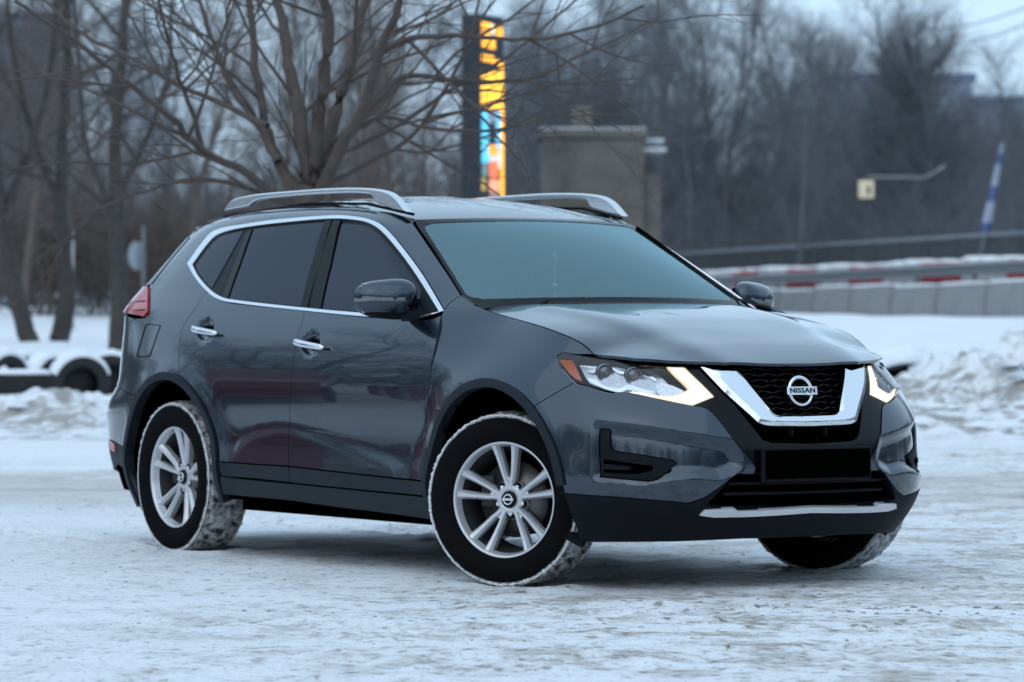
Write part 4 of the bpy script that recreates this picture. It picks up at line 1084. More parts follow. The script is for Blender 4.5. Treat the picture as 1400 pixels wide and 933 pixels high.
# ---- the surfaces
Q_ = Surf(QG, mirror=True); H_ = Surf(HG); R_ = Surf(RG); Ws = Surf(WG)
def XZ(*p): return [SIDEF.to2((a, 0, b)) for a, b in p]
def arc(wx, r, a0, a1, n=26, zc=.345): return XZ(*[(wx + r * math.cos(R(a0 + (a1 - a0) * k / n)), zc + r * math.sin(R(a0 + (a1 - a0) * k / n))) for k in range(n + 1)])
def LP(surf, frame, pts, closed=False, n=4, raw=False): return loop_px(surf, frame, pts if raw else curve(pts, closed, n))
def cen(surf, frame, zs, back=False):
    out = []
    for z in zs:
        loc, nn = surf.cast((-6, -1e-4, z) if back else (3, -1e-4, z), (1, 0, 0) if back else (-1, 0, 0))
        loc[1] = 0; out.append(frame.to2(loc))
    return out
RO, RI = .484, .451

# seams traced from the picture
DOOR_F = c1((604, 431), (598, 458), (590.5, 500), (585, 550), (582, 600), (580.6, 658))
DOOR_B = c1((417.5, 425), (405, 468), (398.5, 510), (396, 560), (396, 600), (397, 637.5))
DOOR_R = [(282, 398.5, 1), (267, 422), (251, 446), (245, 473), (244.4, 510, 1)]
CH_OUT = [(608, 426, 1), (579, 377), (551.4, 339.4), (527.4, 312), (510, 301.7), (483, 296.2), (455.4, 294.9), (380, 300.5), (335, 306.8), (294, 315.5), (277, 332), (256.5, 361, 1), (267, 380), (283, 398.7), (294, 407.5), (311.4, 413.5), (421, 426), (500, 433.5), (572, 437, 1)]
CH_IN = [(600, 427, 1), (570, 379), (544.5, 343.5), (520.5, 316), (503.4, 305.5), (483, 301.5), (455.4, 300), (400, 304), (335.4, 311.8), (299.4, 321), (284, 335), (264, 362, 1), (272, 377.5), (287, 395), (299.4, 404), (313, 409), (421, 421.3), (503, 428.4), (572, 432, 1)]
zr_line = [(-1.13, 1.505), (-1.28, 1.538), (-1.5, 1.566), (-1.8, 1.585), (-2.1, 1.586), (-2.4, 1.580), (-2.7, 1.562), (-2.85, 1.544), (-2.97, 1.520)]

# ---- inner shell: a matt black skin just under the panels, open at the wheel arches
def shell():
    mb = MB()
    for S, lim in ((LG, None), (QG, None)):
        du = np.gradient(S, axis=0); dv = np.gradient(S, axis=1); N = np.cross(du, dv); N /= np.linalg.norm(N, axis=-1, keepdims=True) + 1e-12
        cen_ = np.array([-1.3, 0, .8]); s = np.sign(((S - cen_) * N * [.3, 1, .3]).sum(-1))[..., None]
        G = (S - N * s * (.05 if S is LG else .018))[::3, ::3]; nu, nv = G.shape[:2]
        for sg in (1, -1):
            V = (G * [1, sg, 1]).reshape(-1, 3); F = []
            for i in range(nu - 1):
                for j in range(nv - 1):
                    c = (G[i, j] + G[i + 1, j + 1]) / 2
                    if any(math.hypot(c[0] - wx, c[2] - .345) < .475 for wx in WHEELS_X) and c[1] < -.5: continue
                    if c[2] < .27: continue
                    if S is LG and c[0] > -.5 and c[2] > hood_z(c[0], c[1]) - .045: continue
                    if S is QG and c[0] > -.50 and c[2] > .95: continue
                    if S is QG and c[2] > 1.50 and c[0] > -1.3: continue
                    F.append((i * nv + j, (i + 1) * nv + j, (i + 1) * nv + j + 1, i * nv + j + 1))
            mb.add(V.tolist(), F)
    # wheel housings
    for wx in WHEELS_X:
        for sg in (1, -1):
            n = 24; vs = []
            for k in range(n + 1):
                a = R(8 + 166 * k / n)
                for y in (.885, .50): vs.append((wx + .475 * math.cos(a), sg * y, .345 + .475 * math.sin(a)))
            c = len(vs); vs.append((wx, sg * .50, .345))
            mb.add(vs, [(2 * k, 2 * k + 2, 2 * k + 3, 2 * k + 1) for k in range(n)] + [(2 * k + 1, 2 * k + 3, c) for k in range(n)])
    return mb.build('body_shell', M['void'], car)
shell()
ub = MB()
ub.box((-1.35, 0, .28), (1.75, 1.60, .14)); ub.box((-3.3, 0, .36), (.5, 1.2, .16)); ub.box((.55, 0, .27), (.30, .9, .10)); ub.box((-.1, 0, .31), (1.0, .9, .12)); ub.box((-2.7, 0, .33), (.5, .7, .10))
ub.tube([(-3.4, -.45, .27), (-2.9, -.45, .26), (-1.5, -.25, .25), (-.4, -.2, .25)], .035)
for sg in (1, -1):
    ub.box((-1.0, sg * .70, .245), (1.2, .10, .06), bevel=.02); ub.box((-1.9, sg * .68, .262), (.5, .12, .05), bevel=.015)
    for sx in (-1.45, -1.75, -.62): ub.box((sx, sg * .70, .232), (.07, .05, .03), bevel=.008)
ub.build('underbody', M['void'], car)

# ---- painted panels
hf = [(812, 484.5), (840, 487.5), (870, 490.8), (913, 493.6), (950, 495.2), (990, 496.6), (1040, 497.6), (1085, 498)]
_p = L_.px(733, 553.5); a_ff = math.degrees(math.atan2(_p[2] - .345, _p[0]))
fender = panel('front_fender', L_, SIDEF,
    LP(L_, SIDEF, DOOR_F[::-1], n=2) +
    LP(L_, SIDEF, [(608, 424, 1), (613, 417), (622, 409), (631, 403.5, 1), (640, 411), (651, 418), (662, 422.5), (673, 427, 1), (700, 435), (740, 446.5), (775, 459.5), (797, 471), (812, 484.5, 1), (790, 484.6), (768, 482.4), (761, 486, 1), (767, 501), (776, 513), (785, 523.3, 1), (756, 540), (733, 553.5, 1)], n=3) +
    arc(0, RO - .012, a_ff, 196, 30), M['paint'], car, grid=.020)
for f, side in zip(fender, ('', '')): pass

fd_loop = LP(Q_, SIDEF, [(604, 431, 1), (590, 436.5), (572, 437.3, 1), (500, 433.8), (417.5, 425.3, 1)], n=4) + LP(Q_, SIDEF, DOOR_B, n=2) + LP(Q_, SIDEF, [(397, 637.5, 1), (480, 647), (580.6, 658, 1)], n=2) + LP(Q_, SIDEF, DOOR_F[::-1], n=2)
HAND = [((424.6, 471.2), (402.5, 467.5), (443.5, 475.5)), ((280.5, 451.8), (262.5, 449.5), (297.5, 456))]
hc = [Q_.px(*h[0]) for h in HAND]
def dish(cx, cz, rx=.076, rz=.046, d=.022):
    def f(p, n, q):
        t = ((p[0] - cx) / rx) ** 2 + ((p[2] - cz) / rz) ** 2
        return -n * d * max(0.0, 1 - t) ** .8 if t < 1 else n * 0
    return f
CR = np.array([Q_.px(*p)[[0, 2]] for p in ((308, 628), (318, 610), (330, 596), (352, 585), (380, 580.5), (400, 581.5), (440, 591), (490, 606), (530, 622), (552, 636), (562, 655))]); CR = CR[np.argsort(CR[:, 0])]
def door_fn(cx, cz):
    '''handle dish, and the swell along the foot of the doors below its curved crease'''
    g = dish(cx, cz)
    def f(p, n, q):
        d = g(p, n, q); s = float(np.interp(p[0], CR[:, 0], CR[:, 1])) - p[2]
        if s > -.02 and CR[0, 0] - .05 < p[0] < CR[-1, 0] + .05:
            e = min(1, max(0, (p[0] - CR[0, 0]) / .10)) * min(1, max(0, (CR[-1, 0] - p[0]) / .12)); t = min(1, max(0, (s + .012) / .070)); d = d + n * .0075 * e * t * t * (3 - 2 * t)
        return d
    return f
fdoor = panel('front_door', Q_, SIDEF, fd_loop, M['paint'], car, grid=.016, fn=door_fn(hc[0][0], hc[0][2]))
rd_loop = LP(Q_, SIDEF, [(417.5, 425.3, 1), (380, 421.5), (340, 417.5), (311.4, 413.8), (296, 408.3), (282, 398.5, 1)], n=4) + LP(Q_, SIDEF, DOOR_R, n=4)
_a0 = Q_.px(244.4, 510); a_st = math.degrees(math.atan2(_a0[2] - .345, _a0[0] + 2.70)); _a1 = Q_.px(300, 631); a_en = math.degrees(math.atan2(_a1[2] - .345, _a1[0] + 2.70))
rd_loop = rd_loop + arc(-2.70, RO - .012, a_st, max(a_en, 8), 16) + LP(Q_, SIDEF, [(302, 631.3, 1), (350, 634.6), (397, 637.5, 1)], n=2) + LP(Q_, SIDEF, DOOR_B[::-1], n=2)
rdoor = panel('rear_door', Q_, SIDEF, rd_loop, M['paint'], car, grid=.016, fn=door_fn(hc[1][0], hc[1][2]))

TG = [(273, 306.5, 1), (258, 322), (232, 352), (206, 388, 1)]
TL = [(204.7, 392.4, 1), (203.7, 427, 1), (199, 434.6, 1)]
CUT = [(187, 436, 1), (178, 441), (174, 460), (170, 500), (163, 529, 1)]
BS = [(163, 529, 1), (171, 536), (186, 541, 1)]
_b = Q_.px(186, 541); a_b = math.degrees(math.atan2(_b[2] - .345, _b[0] + 2.70))
bs_loop = LP(Q_, SIDEF, [(608, 424, 1), (613, 417), (622, 409), (631, 403.5, 1), (619, 384.5), (607, 366.5), (590, 341.5), (577, 322.5), (565, 305, 1)], n=3) + XZ(*zr_line) + \
    LP(Q_, SIDEF, TG, n=3) + LP(Q_, SIDEF, TL, n=2) + LP(Q_, SIDEF, CUT, n=3) + LP(Q_, SIDEF, BS, n=3) + arc(-2.70, RO - .012, a_b, a_st, 16) + LP(Q_, SIDEF, DOOR_R[::-1], n=4) + \
    LP(Q_, SIDEF, CH_OUT[:14][::-1], n=4)
bside = panel('body_side', Q_, SIDEF, bs_loop, M['paint'], car, grid=.018)
for b in bside:
    pass
# fuel flap seam on the right quarter
ff = curve([(200, 443.5, 1), (219.5, 445, 1), (205, 487, 1), (192, 488), (187.5, 486, 1)], True, 4)
mbf = MB(); pts = []
for p in ff: pts.append(Q_.px(*p) + np.array([0, -.0015, 0]))
mbf.tube(pts + [pts[0]], .0018, 4, cap=False); mbf.build('fuel_flap_seam', M['void'], bside[0])

tg_c = cen(Q_, REAR45, [.745, .9, 1.05, 1.2, 1.35, 1.49], True)
tailgate = panel('tailgate', Q_, REAR45, LP(Q_, REAR45, [(266, 316, 1), (257, 323), (231, 353), (204, 389, 1), (190, 395), (177, 405), (168.5, 420), (168, 430, 1), (187, 437, 1)], n=3) + LP(Q_, REAR45, CUT, n=3) + tg_c, M['paint'], car, join=True, mirror=False, grid=.03)
panel('rear_window', Q_, REAR45, LP(Q_, REAR45, [(261, 324, 1), (234, 355), (208, 389, 1)], n=2) + cen(Q_, REAR45, [1.16, 1.3, 1.44], True), M['sideglass'], tailgate, join=True, mirror=False, off=.003, grid=.03)
rb_c = cen(Q_, REAR45, [.46, .6, .735], True); rb_l = cen(Q_, REAR45, [.22, .32, .455], True)
_e = Q_.px(180, 616); a_e = math.degrees(math.atan2(_e[2] - .345, _e[0] + 2.70)) % 360
arcR = lambda r, a0, a1, n=8: [REAR45.to2(Q_.cast((-2.70 + r * math.cos(R(a0 + (a1 - a0) * k / n)), -4, .345 + r * math.sin(R(a0 + (a1 - a0) * k / n))), (0, 1, 0))[0]) for k in range(n + 1)]
rbump = panel('rear_bumper', Q_, REAR45, LP(Q_, REAR45, BS[::-1], n=3) + rb_c[::-1] + LP(Q_, REAR45, [(151.5, 601, 1), (165, 609), (180, 616, 1)], n=3) + arcR(RO - .012, a_e, a_b % 360), M['paint'], car, join=True, mirror=False, grid=.026)
panel('rear_bumper_cladding', Q_, REAR45, LP(Q_, REAR45, [(180, 616, 1), (165, 609), (151.5, 601, 1)], n=3) + rb_l[::-1] + LP(Q_, REAR45, [(162, 635), (180, 650), (189, 668, 1)], n=3) + arcR(RO - .012, 205, a_e, 4), M['cladding'], rbump, join=True, mirror=False, off=.002, grid=.03)
panel('rear_reflector', Q_, REAR45, LP(Q_, REAR45, c1((150, 600.5), (158, 607), (158.5, 619), (152, 615)), n=2), M['red'], (rbump, rbump), off=.006, grid=.02)
tl = panel('tail_lamp', Q_, REAR45, LP(Q_, REAR45, [(192, 393.5, 1), (204.7, 392.6, 1), (203.6, 427, 1), (198.5, 434, 1), (168.5, 428, 1), (169.3, 418), (178, 404)], closed=True, n=4), M['red'], car, off=.010, thick=.03, grid=.012)
for t in tl: t['label'] = 'red tail lamp wrapping round the rear corner'
for t, s in zip(tl, (1, -1)):
    mb = MB(); pts = [Q_.px(*p) + np.array([-.006, -.0125, 0]) for p in ((170.5, 424), (185, 424.5), (202, 423.5))]
    pts2 = [Q_.px(*p) + np.array([-.006, -.0125, 0]) for p in ((176, 412), (190, 412.5), (202, 411.5))]
    for P_ in (pts, pts2): mb.tube([Vector((p[0], p[1] * s, p[2])) for p in P_], .0035, 6)
    mb.build('lamp_rib', simple('dark_red_rib', (.16, .004, .008), .2), t)

# spoiler lip over the rear window
sp = MB(); n = 20; prof = [(-2.96, 0), (-3.10, -.006), (-3.155, -.022), (-3.15, -.042), (-3.08, -.055), (-2.97, -.06)]
vs = []
for k in range(n + 1):
    u = -1 + 2 * k / n; y = .60 * u
    for x, dz in prof: vs.append((x + .085 * abs(u) ** 4, y, 1.560 + dz * (1 - .15 * u * u) - .040 * u * u))
m = len(prof); sp.add(vs, [(k * m + i, k * m + (i + 1) % m, (k + 1) * m + (i + 1) % m, (k + 1) * m + i) for k in range(n) for i in range(m)] + [tuple(range(m)), tuple(n * m + i for i in range(m))[::-1]])
sp.build('roof_spoiler', M['paint'], car)

# bonnet
def hood_loop():
    right = LP(H_, TOPF, hf[::-1] , n=2, raw=True)
    right[0] = (right[0][0], 0.0)
    side = LP(H_, TOPF, [(812, 484.5, 1), (797, 471), (775, 459.5), (740, 446.5), (700, 435), (674, 427.5, 1)], n=4)
    back = [(-.33, -.72), (-.40, -.60), (-.40, -.3), (-.40, 0)]
    half = right + side[1:] + back
    return half + [(a, -b) for a, b in half[::-1][1:-1]]
HOODL = hood_loop()
hood = panel('hood', H_, TOPF, HOODL, M['paint'], car, mirror=False, thick=.012, grid=.020, off=.001)
panel('hood_underside', H_, TOPF, [(x - .012 if x > .2 else x, y * .985) for x, y in HOODL], M['void'], hood, mirror=False, thick=0, grid=.06, off=-.020)
# roof
roofl = [(-1.003, 0), (-1.028, -.28), (-1.066, -.45), (-1.110, -.568), (-1.16, -.582), (-1.3, -.588), (-1.8, -.592), (-2.4, -.592), (-2.8, -.580), (-2.99, -.565), (-3.02, -.4), (-3.03, 0)]
roof = panel('roof', R_, TOPF, roofl + [(a, -b) for a, b in roofl[::-1][1:-1]], M['paint'], car, mirror=False, thick=.010, grid=.03)

# ---- claddings
panel('door_cladding', Q_, SIDEF, LP(Q_, SIDEF, [(397.5, 638.5, 1), (480, 648), (580.4, 659, 1), (579, 677.5, 1), (480, 668), (399, 660, 1)], n=3), M['cladding'], fdoor, off=.008, thick=.02)
panel('door_cladding', Q_, SIDEF, LP(Q_, SIDEF, [(301, 632, 1), (350, 635.5), (396.5, 638.5, 1), (398.3, 659.5, 1), (340, 653.5), (308, 651), (303.5, 647)], n=3), M['cladding'], rdoor, off=.008, thick=.02)
panel('rocker', Q_, SIDEF, LP(Q_, SIDEF, [(303, 650, 1), (310, 652.5), (399, 661.5), (480, 669.5), (579, 679.3), (589, 680, 1), (590, 710, 1), (540, 703), (480, 695.5), (438, 690), (400, 684.5), (330, 678), (305, 675.5, 1)], n=3), M['cladding'], car, off=.006, thick=.06)
_p = L_.px(763, 676); A_LOW = math.degrees(math.atan2(_p[2] - .345, _p[0])) + 4
archF = panel('arch_cladding', L_, SIDEF, arc(0, RO, A_LOW, 199, 40) + arc(0, RI, 199, A_LOW, 40), M['cladding'], car, off=.012, thick=.05, grid=.02, gap=0)
archR = panel('arch_cladding', Q_, SIDEF, arc(-2.70, RO, -12, 199, 40) + arc(-2.70, RI, 199, -12, 40), M['cladding'], car, off=.012, thick=.05, grid=.02, gap=0)

# ---- windows and their trim
dlo = LP(Q_, SIDEF, CH_IN, closed=True, n=4)
pil = panel('window_surround', Q_, SIDEF, dlo, M['pillar'], car, off=-.009, thick=0, gap=-.004)
panel('window_trim', Q_, SIDEF, LP(Q_, SIDEF, CH_OUT, closed=True, n=5), M['chrome'], car, holes=[dlo], off=.004, thick=.014, grid=.012, gap=.0012)
WIN = {'front_window': [(466, 305.5, 1), (484, 306), (500, 309), (516, 319), (543, 348), (566, 380), (576.5, 396, 1), (574, 430.5, 1), (503, 427), (438.5, 421.8, 1)],
       'rear_window_pane': [(346, 312.3, 1), (400, 306.3), (443.5, 303, 1), (411, 418.3, 1), (360, 413.5), (312, 408, 1)],
       'quarter_window': [(266, 362, 1), (285.5, 336.5), (300, 323), (332, 314.5, 1), (288, 394, 1), (273, 376.5)]}
for (nm, p), par in zip(WIN.items(), (fdoor, rdoor, bside)):
    panel('window', Q_, SIDEF, LP(Q_, SIDEF, p, closed=True, n=4), M['sideglass'], par, off=-.006, thick=.004, gap=.001)
panel('window_divider', Q_, SIDEF, LP(Q_, SIDEF, c1((337, 318), (344, 312.6), (310, 408), (303, 405)), n=2), M['gloss'], rdoor, off=-.003, thick=.006, gap=0)
panel('pillar_trim', Q_, SIDEF, LP(Q_, SIDEF, c1((444.5, 301.5), (454, 300.3), (420, 421), (411, 420)), n=2), M['pillar'], rdoor, off=.0, thick=.01, gap=.0008)
panel('pillar_trim', Q_, SIDEF, LP(Q_, SIDEF, c1((456, 300.3), (465.5, 301), (438, 423), (422, 421.4)), n=2), M['pillar'], fdoor, off=.0, thick=.01, gap=.0008)

# door handles: chrome bars bridging the dishes
for (h, par, c) in zip(HAND, (fdoor, rdoor), hc):
    a = Q_.px(h[1][0] + 4.5, h[1][1]); b = Q_.px(h[2][0] + 4.5, h[2][1])
    for s, pr in ((1, par[0]), (-1, par[1])):
        mb = MB(); n = 14; vs = []
        for k in range(n + 1):
            t = k / n; p = a + (b - a) * t; e = min(t, 1 - t) * n
            hgt = .0155 * (min(1, (e + .35) / 1.6)) ** .6 * (1.12 - .25 * t); out = .020 + .014 * math.sin(math.pi * t) ** .7
            for q in range(10):
                an = 2 * math.pi * q / 10; vs.append((p[0], s * (p[1] - out + .010 * math.cos(an) ) , p[2] + hgt * math.sin(an)))
        mb.add(vs, [(k * 10 + q, k * 10 + (q + 1) % 10, (k + 1) * 10 + (q + 1) % 10, (k + 1) * 10 + q) for k in range(n) for q in range(10)] + [tuple(range(10)), tuple(n * 10 + q for q in range(10))])
        mb.build('door_handle', M['chrome'], pr)
        mb = MB(); mb.lathe([(s * (c[1] + .006), .001), (s * (c[1] + .010), .024), (s * (c[1] + .03), .020)], 20, c=(c[0] + .004, 0, c[2] - .004)); mb.build('handle_recess', M['void'], pr)

# windscreen with its black border
def wloop(u0, v0, u1, v1, sh=.0):
    e = []
    def P(u, v):
        b = np.array([-.30 - .15 * u * u, .735 * u, 1.118]); t = np.array([-1.0 - .11 * u * u, .577 * u, 1.510 - .014 * u * u]); return WSF.to2(b + (t - b) * v)
    n = 24; r = .10
    pts = []
    for k in range(n + 1): pts.append((u0 + (u1 - u0) * k / n, v0))
    for k in range(1, n + 1): pts.append((u1, v0 + (v1 - v0) * k / n))
    for k in range(1, n + 1): pts.append((u1 - (u1 - u0) * k / n, v1))
    for k in range(1, n): pts.append((u0, v1 - (v1 - v0) * k / n))
    if sh:   # rounded corners
        q = []
        for u, v in pts:
            du = max(0, abs(u) - (u1 - sh)) / sh; dv = max(0, (v0 + sh * 1.2 - v) / (sh * 1.2), (v - (v1 - sh * 1.2)) / (sh * 1.2))
            L = math.hypot(du, dv)
            if du > 0 and dv > 0 and L > 0:
                mx_ = max(du, dv); f = mx_ / L
                du2, dv2 = du * f, dv * f
                u = math.copysign(u1 - sh + du2 * sh, u)
                v = v0 + sh * 1.2 - dv2 * sh * 1.2 if v < .5 else v1 - sh * 1.2 + dv2 * sh * 1.2
            q.append((u, v))
        pts = q
    return [P(*p) for p in pts]
wscreen = panel('windshield', Ws, WSF, wloop(-.985, .0, .985, 1.0), M['windscreen'], car, mirror=False, thick=0, off=.0, grid=.03)
panel('windshield_border', Ws, WSF, wloop(-1.0, -.01, 1.0, 1.012), M['gloss'], wscreen, holes=[wloop(-.968, .085, .968, .965, .07)], mirror=False, thick=.02, off=.002, grid=.03, gap=0)
# black moulding between the pillar panel and the glass edge
apl = [L_.px(651, 418)] + [Q_.px(*p) for p in curve([(631, 403.5, 1), (619, 384.5), (607, 366.5), (590, 341.5), (577, 322.5), (566, 306.5, 1)], False, 3)]
for s_ in (1, -1):
    mb = MB(); vs = []
    for k, p in enumerate(apl):
        v = min(max((p[2] - 1.112) / .385, .0), 1.0); u = 1.0
        b_ = np.array([-.30 - .15 * u * u, .735 * u, 1.118]); t_ = np.array([-1.0 - .11 * u * u, .577 * u, 1.510 - .014 * u * u]); e = b_ + (t_ - b_) * v
        for q in (np.array([p[0] - .009, p[1] + .009, p[2] - .009]), np.array([p[0] + .004, p[1] + .004, p[2]]), np.array([e[0] + .009, -e[1], e[2] + .009])): vs.append((q[0], s_ * q[1], q[2]))
    mb.add(vs, [(k * 3 + j, k * 3 + j + 1, k * 3 + 4 + j, k * 3 + 3 + j) for k in range(len(apl) - 1) for j in range(2)]); mb.build('pillar_moulding', M['gloss'], wscreen)
mb = MB(); mb.box((-.97, 0, 1.455), (.10, .16, .045), Matrix.Rotation(R(30), 3, 'Y'), bevel=.012); mb.box((-1.03, 0, 1.395), (.03, .23, .075), bevel=.012)
mb.build('rear_view_mirror', M['gloss'], wscreen)
# sensor shade at the head of the glass
panel('sensor_shade', Ws, WSF, [WSF.to2(p) for p in [(-1.0, -.34, 1.49), (-1.0, .26, 1.49), (-.90, .24, 1.445), (-.88, -.20, 1.44), (-.95, -.28, 1.47)]], M['gloss'], wscreen, mirror=False, thick=0, off=-.004, grid=.03, gap=0)
# cowl and wipers
mb = MB(); n = 20; vs = []
for k in range(n + 1):
    u = -1 + 2 * k / n
    for x, z in ((-.22, 1.10), (-.33, 1.112), (-.36, 1.085)): vs.append((x - .14 * u * u, .74 * u, z - .004 * u * u))
mb.add(vs, [(k * 3 + i, k * 3 + i + 1, k * 3 + i + 4, k * 3 + i + 3) for k in range(n) for i in range(2)]); mb.build('cowl', M['plastic'], car)
for y0, y1 in ((-.52, -.02), (.14, .62)):
    mb = MB(); a = Vector((-.355 - .08 * (y0 / .74) ** 2, y0, 1.122)); b = Vector((-.365 - .1 * (y1 / .74) ** 2, y1, 1.126)); mb.tube([a, a.lerp(b, .5) + Vector((0, 0, .012)), b], [.006, .009, .005], 6)
    mb.tube([Vector((-.29, y0 - .05, 1.095)), a.lerp(b, .25) + Vector((.01, 0, .02)), a.lerp(b, .5) + Vector((0, 0, .02))], [.010, .008, .006], 6); mb.build('wiper', M['plastic'], car)

# roof rails
ro = [(310, 288.5), (316, 279), (324, 272.3), (342, 267.8), (360, 265), (420, 260), (460, 257.4), (490, 257), (510, 258), (526, 260.5), (538, 265), (548, 274), (560, 290)]
ri = [(540, 286), (528, 281.5), (518, 277.5), (513, 268.5), (507, 265.6), (480, 264.2), (420, 267), (364, 272.2), (352, 276), (344, 282.2)]
rail = curve(ro, False, 3) + curve(ri, False, 3)
for s in (1, -1):
    mb = MB(); P0 = [on_y(a, b, -.575) for a, b in rail]
    bm = bmesh.new(); v0 = [bm.verts.new((p[0], s * (p[1] - .018), p[2])) for p in P0]; v1 = [bm.verts.new((p[0], s * (p[1] + .018), p[2])) for p in P0]; k = len(P0)
    bm.faces.new(v0); bm.faces.new(v1[::-1])
    for i in range(k): bm.faces.new((v0[i], v1[i], v1[(i + 1) % k], v0[(i + 1) % k]))
    bmesh.ops.recalc_face_normals(bm, faces=bm.faces[:])
    ed = [e for e in bm.edges if all(v in v0 for v in e.verts) or all(v in v1 for v in e.verts)]
    bmesh.ops.bevel(bm, geom=ed, offset=.007, segments=2, affect='EDGES', profile=.5)
    bm.verts.index_update(); mb.add([v.co.copy() for v in bm.verts], [[v.index for v in f.verts] for f in bm.faces], 0, False); bm.free()
    ob = mb.build('roof_rail', M['satin'], car)
    mb = MB(); mb.tube([(-1.16, s * .553, 1.527), (-1.5, s * .58, 1.582), (-2.0, s * .583, 1.597), (-2.8, s * .57, 1.562)], .007, 6); mb.build('roof_gutter', M['plastic'], car)
# ---- nose
HLo = [(760, 487.4, 1), (763, 483.3), (768, 482.6, 1), (790, 486.3), (818.6, 491.2), (853, 495.5), (885, 498), (913, 499.8), (935, 500.8, 1), (944, 509.7), (962, 526), (977, 541.5, 1), (947, 553.4, 1), (921, 548.2), (890, 541.5), (860, 534.8), (848, 534.6), (837.4, 537, 1), (822, 533.7), (801, 527), (786, 522.4), (767, 501)]
BIN = [(944, 554, 1), (964, 557.8), (979, 570), (1004, 602), (1025, 627), (1034, 641, 1)]
BLOW = [(1034, 641, 1), (1030, 648), (1008, 648, 1), (990, 662), (962, 681), (940, 688, 1), (900, 684.5), (850, 680.5), (800, 677), (763, 674.5, 1)]
b_arc = arc(0, RO - .012, -8, 33, 8)
A45 = lambda r, a0, a1, n=8: [FRONT45.to2(L_.cast((r * math.cos(R(a0 + (a1 - a0) * k / n)), -4, .345 + r * math.sin(R(a0 + (a1 - a0) * k / n))), (0, 1, 0))[0]) for k in range(n + 1)]
fog = [(819, 585, 1), (832, 585.3, 1), (832.3, 609, 1), (836.5, 615.8), (880, 622.5), (921, 629, 1), (926.8, 632.5, 1), (910.5, 648), (899, 656), (887, 659, 1), (850, 655.5), (818.6, 652.5, 1), (817.2, 620), (817.4, 590)]
fog45 = LP(L_, FRONT45, fog, closed=True, n=4)
# the recess in the bumper face behind the fog surround: deep at the outer end, running out towards the nose
rec = LP(L_, FRONT45, [(812, 578, 1), (870, 583), (930, 592), (1000, 604, 1), (1012, 622), (1012, 640), (985, 654, 1), (940, 651), (880, 662, 1), (850, 658), (812, 655, 1)], closed=True, n=3)
def bump_fn(p, n, q):
    x = np.array([q[0]]); y = np.array([q[1]])
    s = 1.0 if inside(x, y, rec)[0] else -1.0
    d = edist(x, y, rec)[0] * s
    t = min(1, max(0, (d + .010) / .045)); return -n * .030 * (t * t * (3 - 2 * t))
_p = [L_.px(763, 674.5)]; a0 = math.degrees(math.atan2(_p[0][2] - .345, _p[0][0])); _p = L_.px(733, 553.5); a1 = math.degrees(math.atan2(_p[2] - .345, _p[0]))
bump = panel('bumper_corner', L_, FRONT45, LP(L_, FRONT45, [(733, 553.5, 1), (756, 540), (785, 523.3, 1), (801, 528), (822, 534.7), (837.4, 538.2, 1), (848, 535.8), (860, 536), (890, 542.7), (921, 549.4), (944, 554, 1)], n=3) +
      LP(L_, FRONT45, BIN, n=3) + LP(L_, FRONT45, BLOW, n=3) + A45(RO - .012, a0, a1, 8), M['paint'], car, holes=[fog45], grid=.011, fn=bump_fn, thick=.02)
# lower black apron with the air intake cut out
INT = [(1008, 648, 1), (1000, 655), (966, 688, 1), (1000, 693)]
int45 = LP(L_, FRONT45, INT, n=3)
z0, z1 = on_x(1097, 693, .93)[2], on_x(1097, 652, .935)[2]
lowb = LP(L_, FRONT45, BLOW[3:], n=3) + A45(RO - .014, a0, -22, 6) + LP(L_, FRONT45, [(772, 735, 1), (800, 740.5), (836, 741), (933, 740), (1010, 736.5, 1)], n=2) + cen(L_, FRONT45, [.205, .25, .30, z0 - .01]) + \
    LP(L_, FRONT45, [(1050, 695.5, 1), (1000, 696), (966, 691, 1), (985, 670), (1008, 648, 1)], n=2)
lower = panel('bumper_apron', L_, FRONT45, lowb[:-1], M['plastic'], car, join=True, mirror=False, off=.004, thick=.05, grid=.022)
intl = LP(L_, FRONT45, [(1004, 646, 1), (964, 690, 1), (1000, 697), (1050, 698, 1)], n=2) + cen(L_, FRONT45, [z0 - .02, z1, z1 + .03, .60])
panel('air_intake', L_, FRONT45, intl + LP(L_, FRONT45, c1((1030, 628)), n=1, raw=True), M['void'], car, join=True, mirror=False, off=-.035, thick=0, grid=.03, gap=0)
mb = MB()
for zz in (.385, .425, .465): 
    w = .40 + (zz - .385) * -.4; mb.tube([(L_.cast((3, y, zz), (-1, 0, 0))[0] - np.array([.022, 0, 0])) for y in np.linspace(-w, w, 13)], .007, 6)
mb.build('intake_bar', M['plastic'], car)
# plate carrier and the blacked-out plate
mb = MB(); xb = L_.cast((3, 0, .52), (-1, 0, 0))[0][0]
mb.box((xb + .008, 0, .497), (.022, .545, .135), bevel=.008); mb.build('plate_holder', M['plastic'], car)
mb = MB(); mb.box((xb + .022, 0, .4985), (.006, .522, .112), bevel=.002); mb.build('number_plate', M['plate'], car)
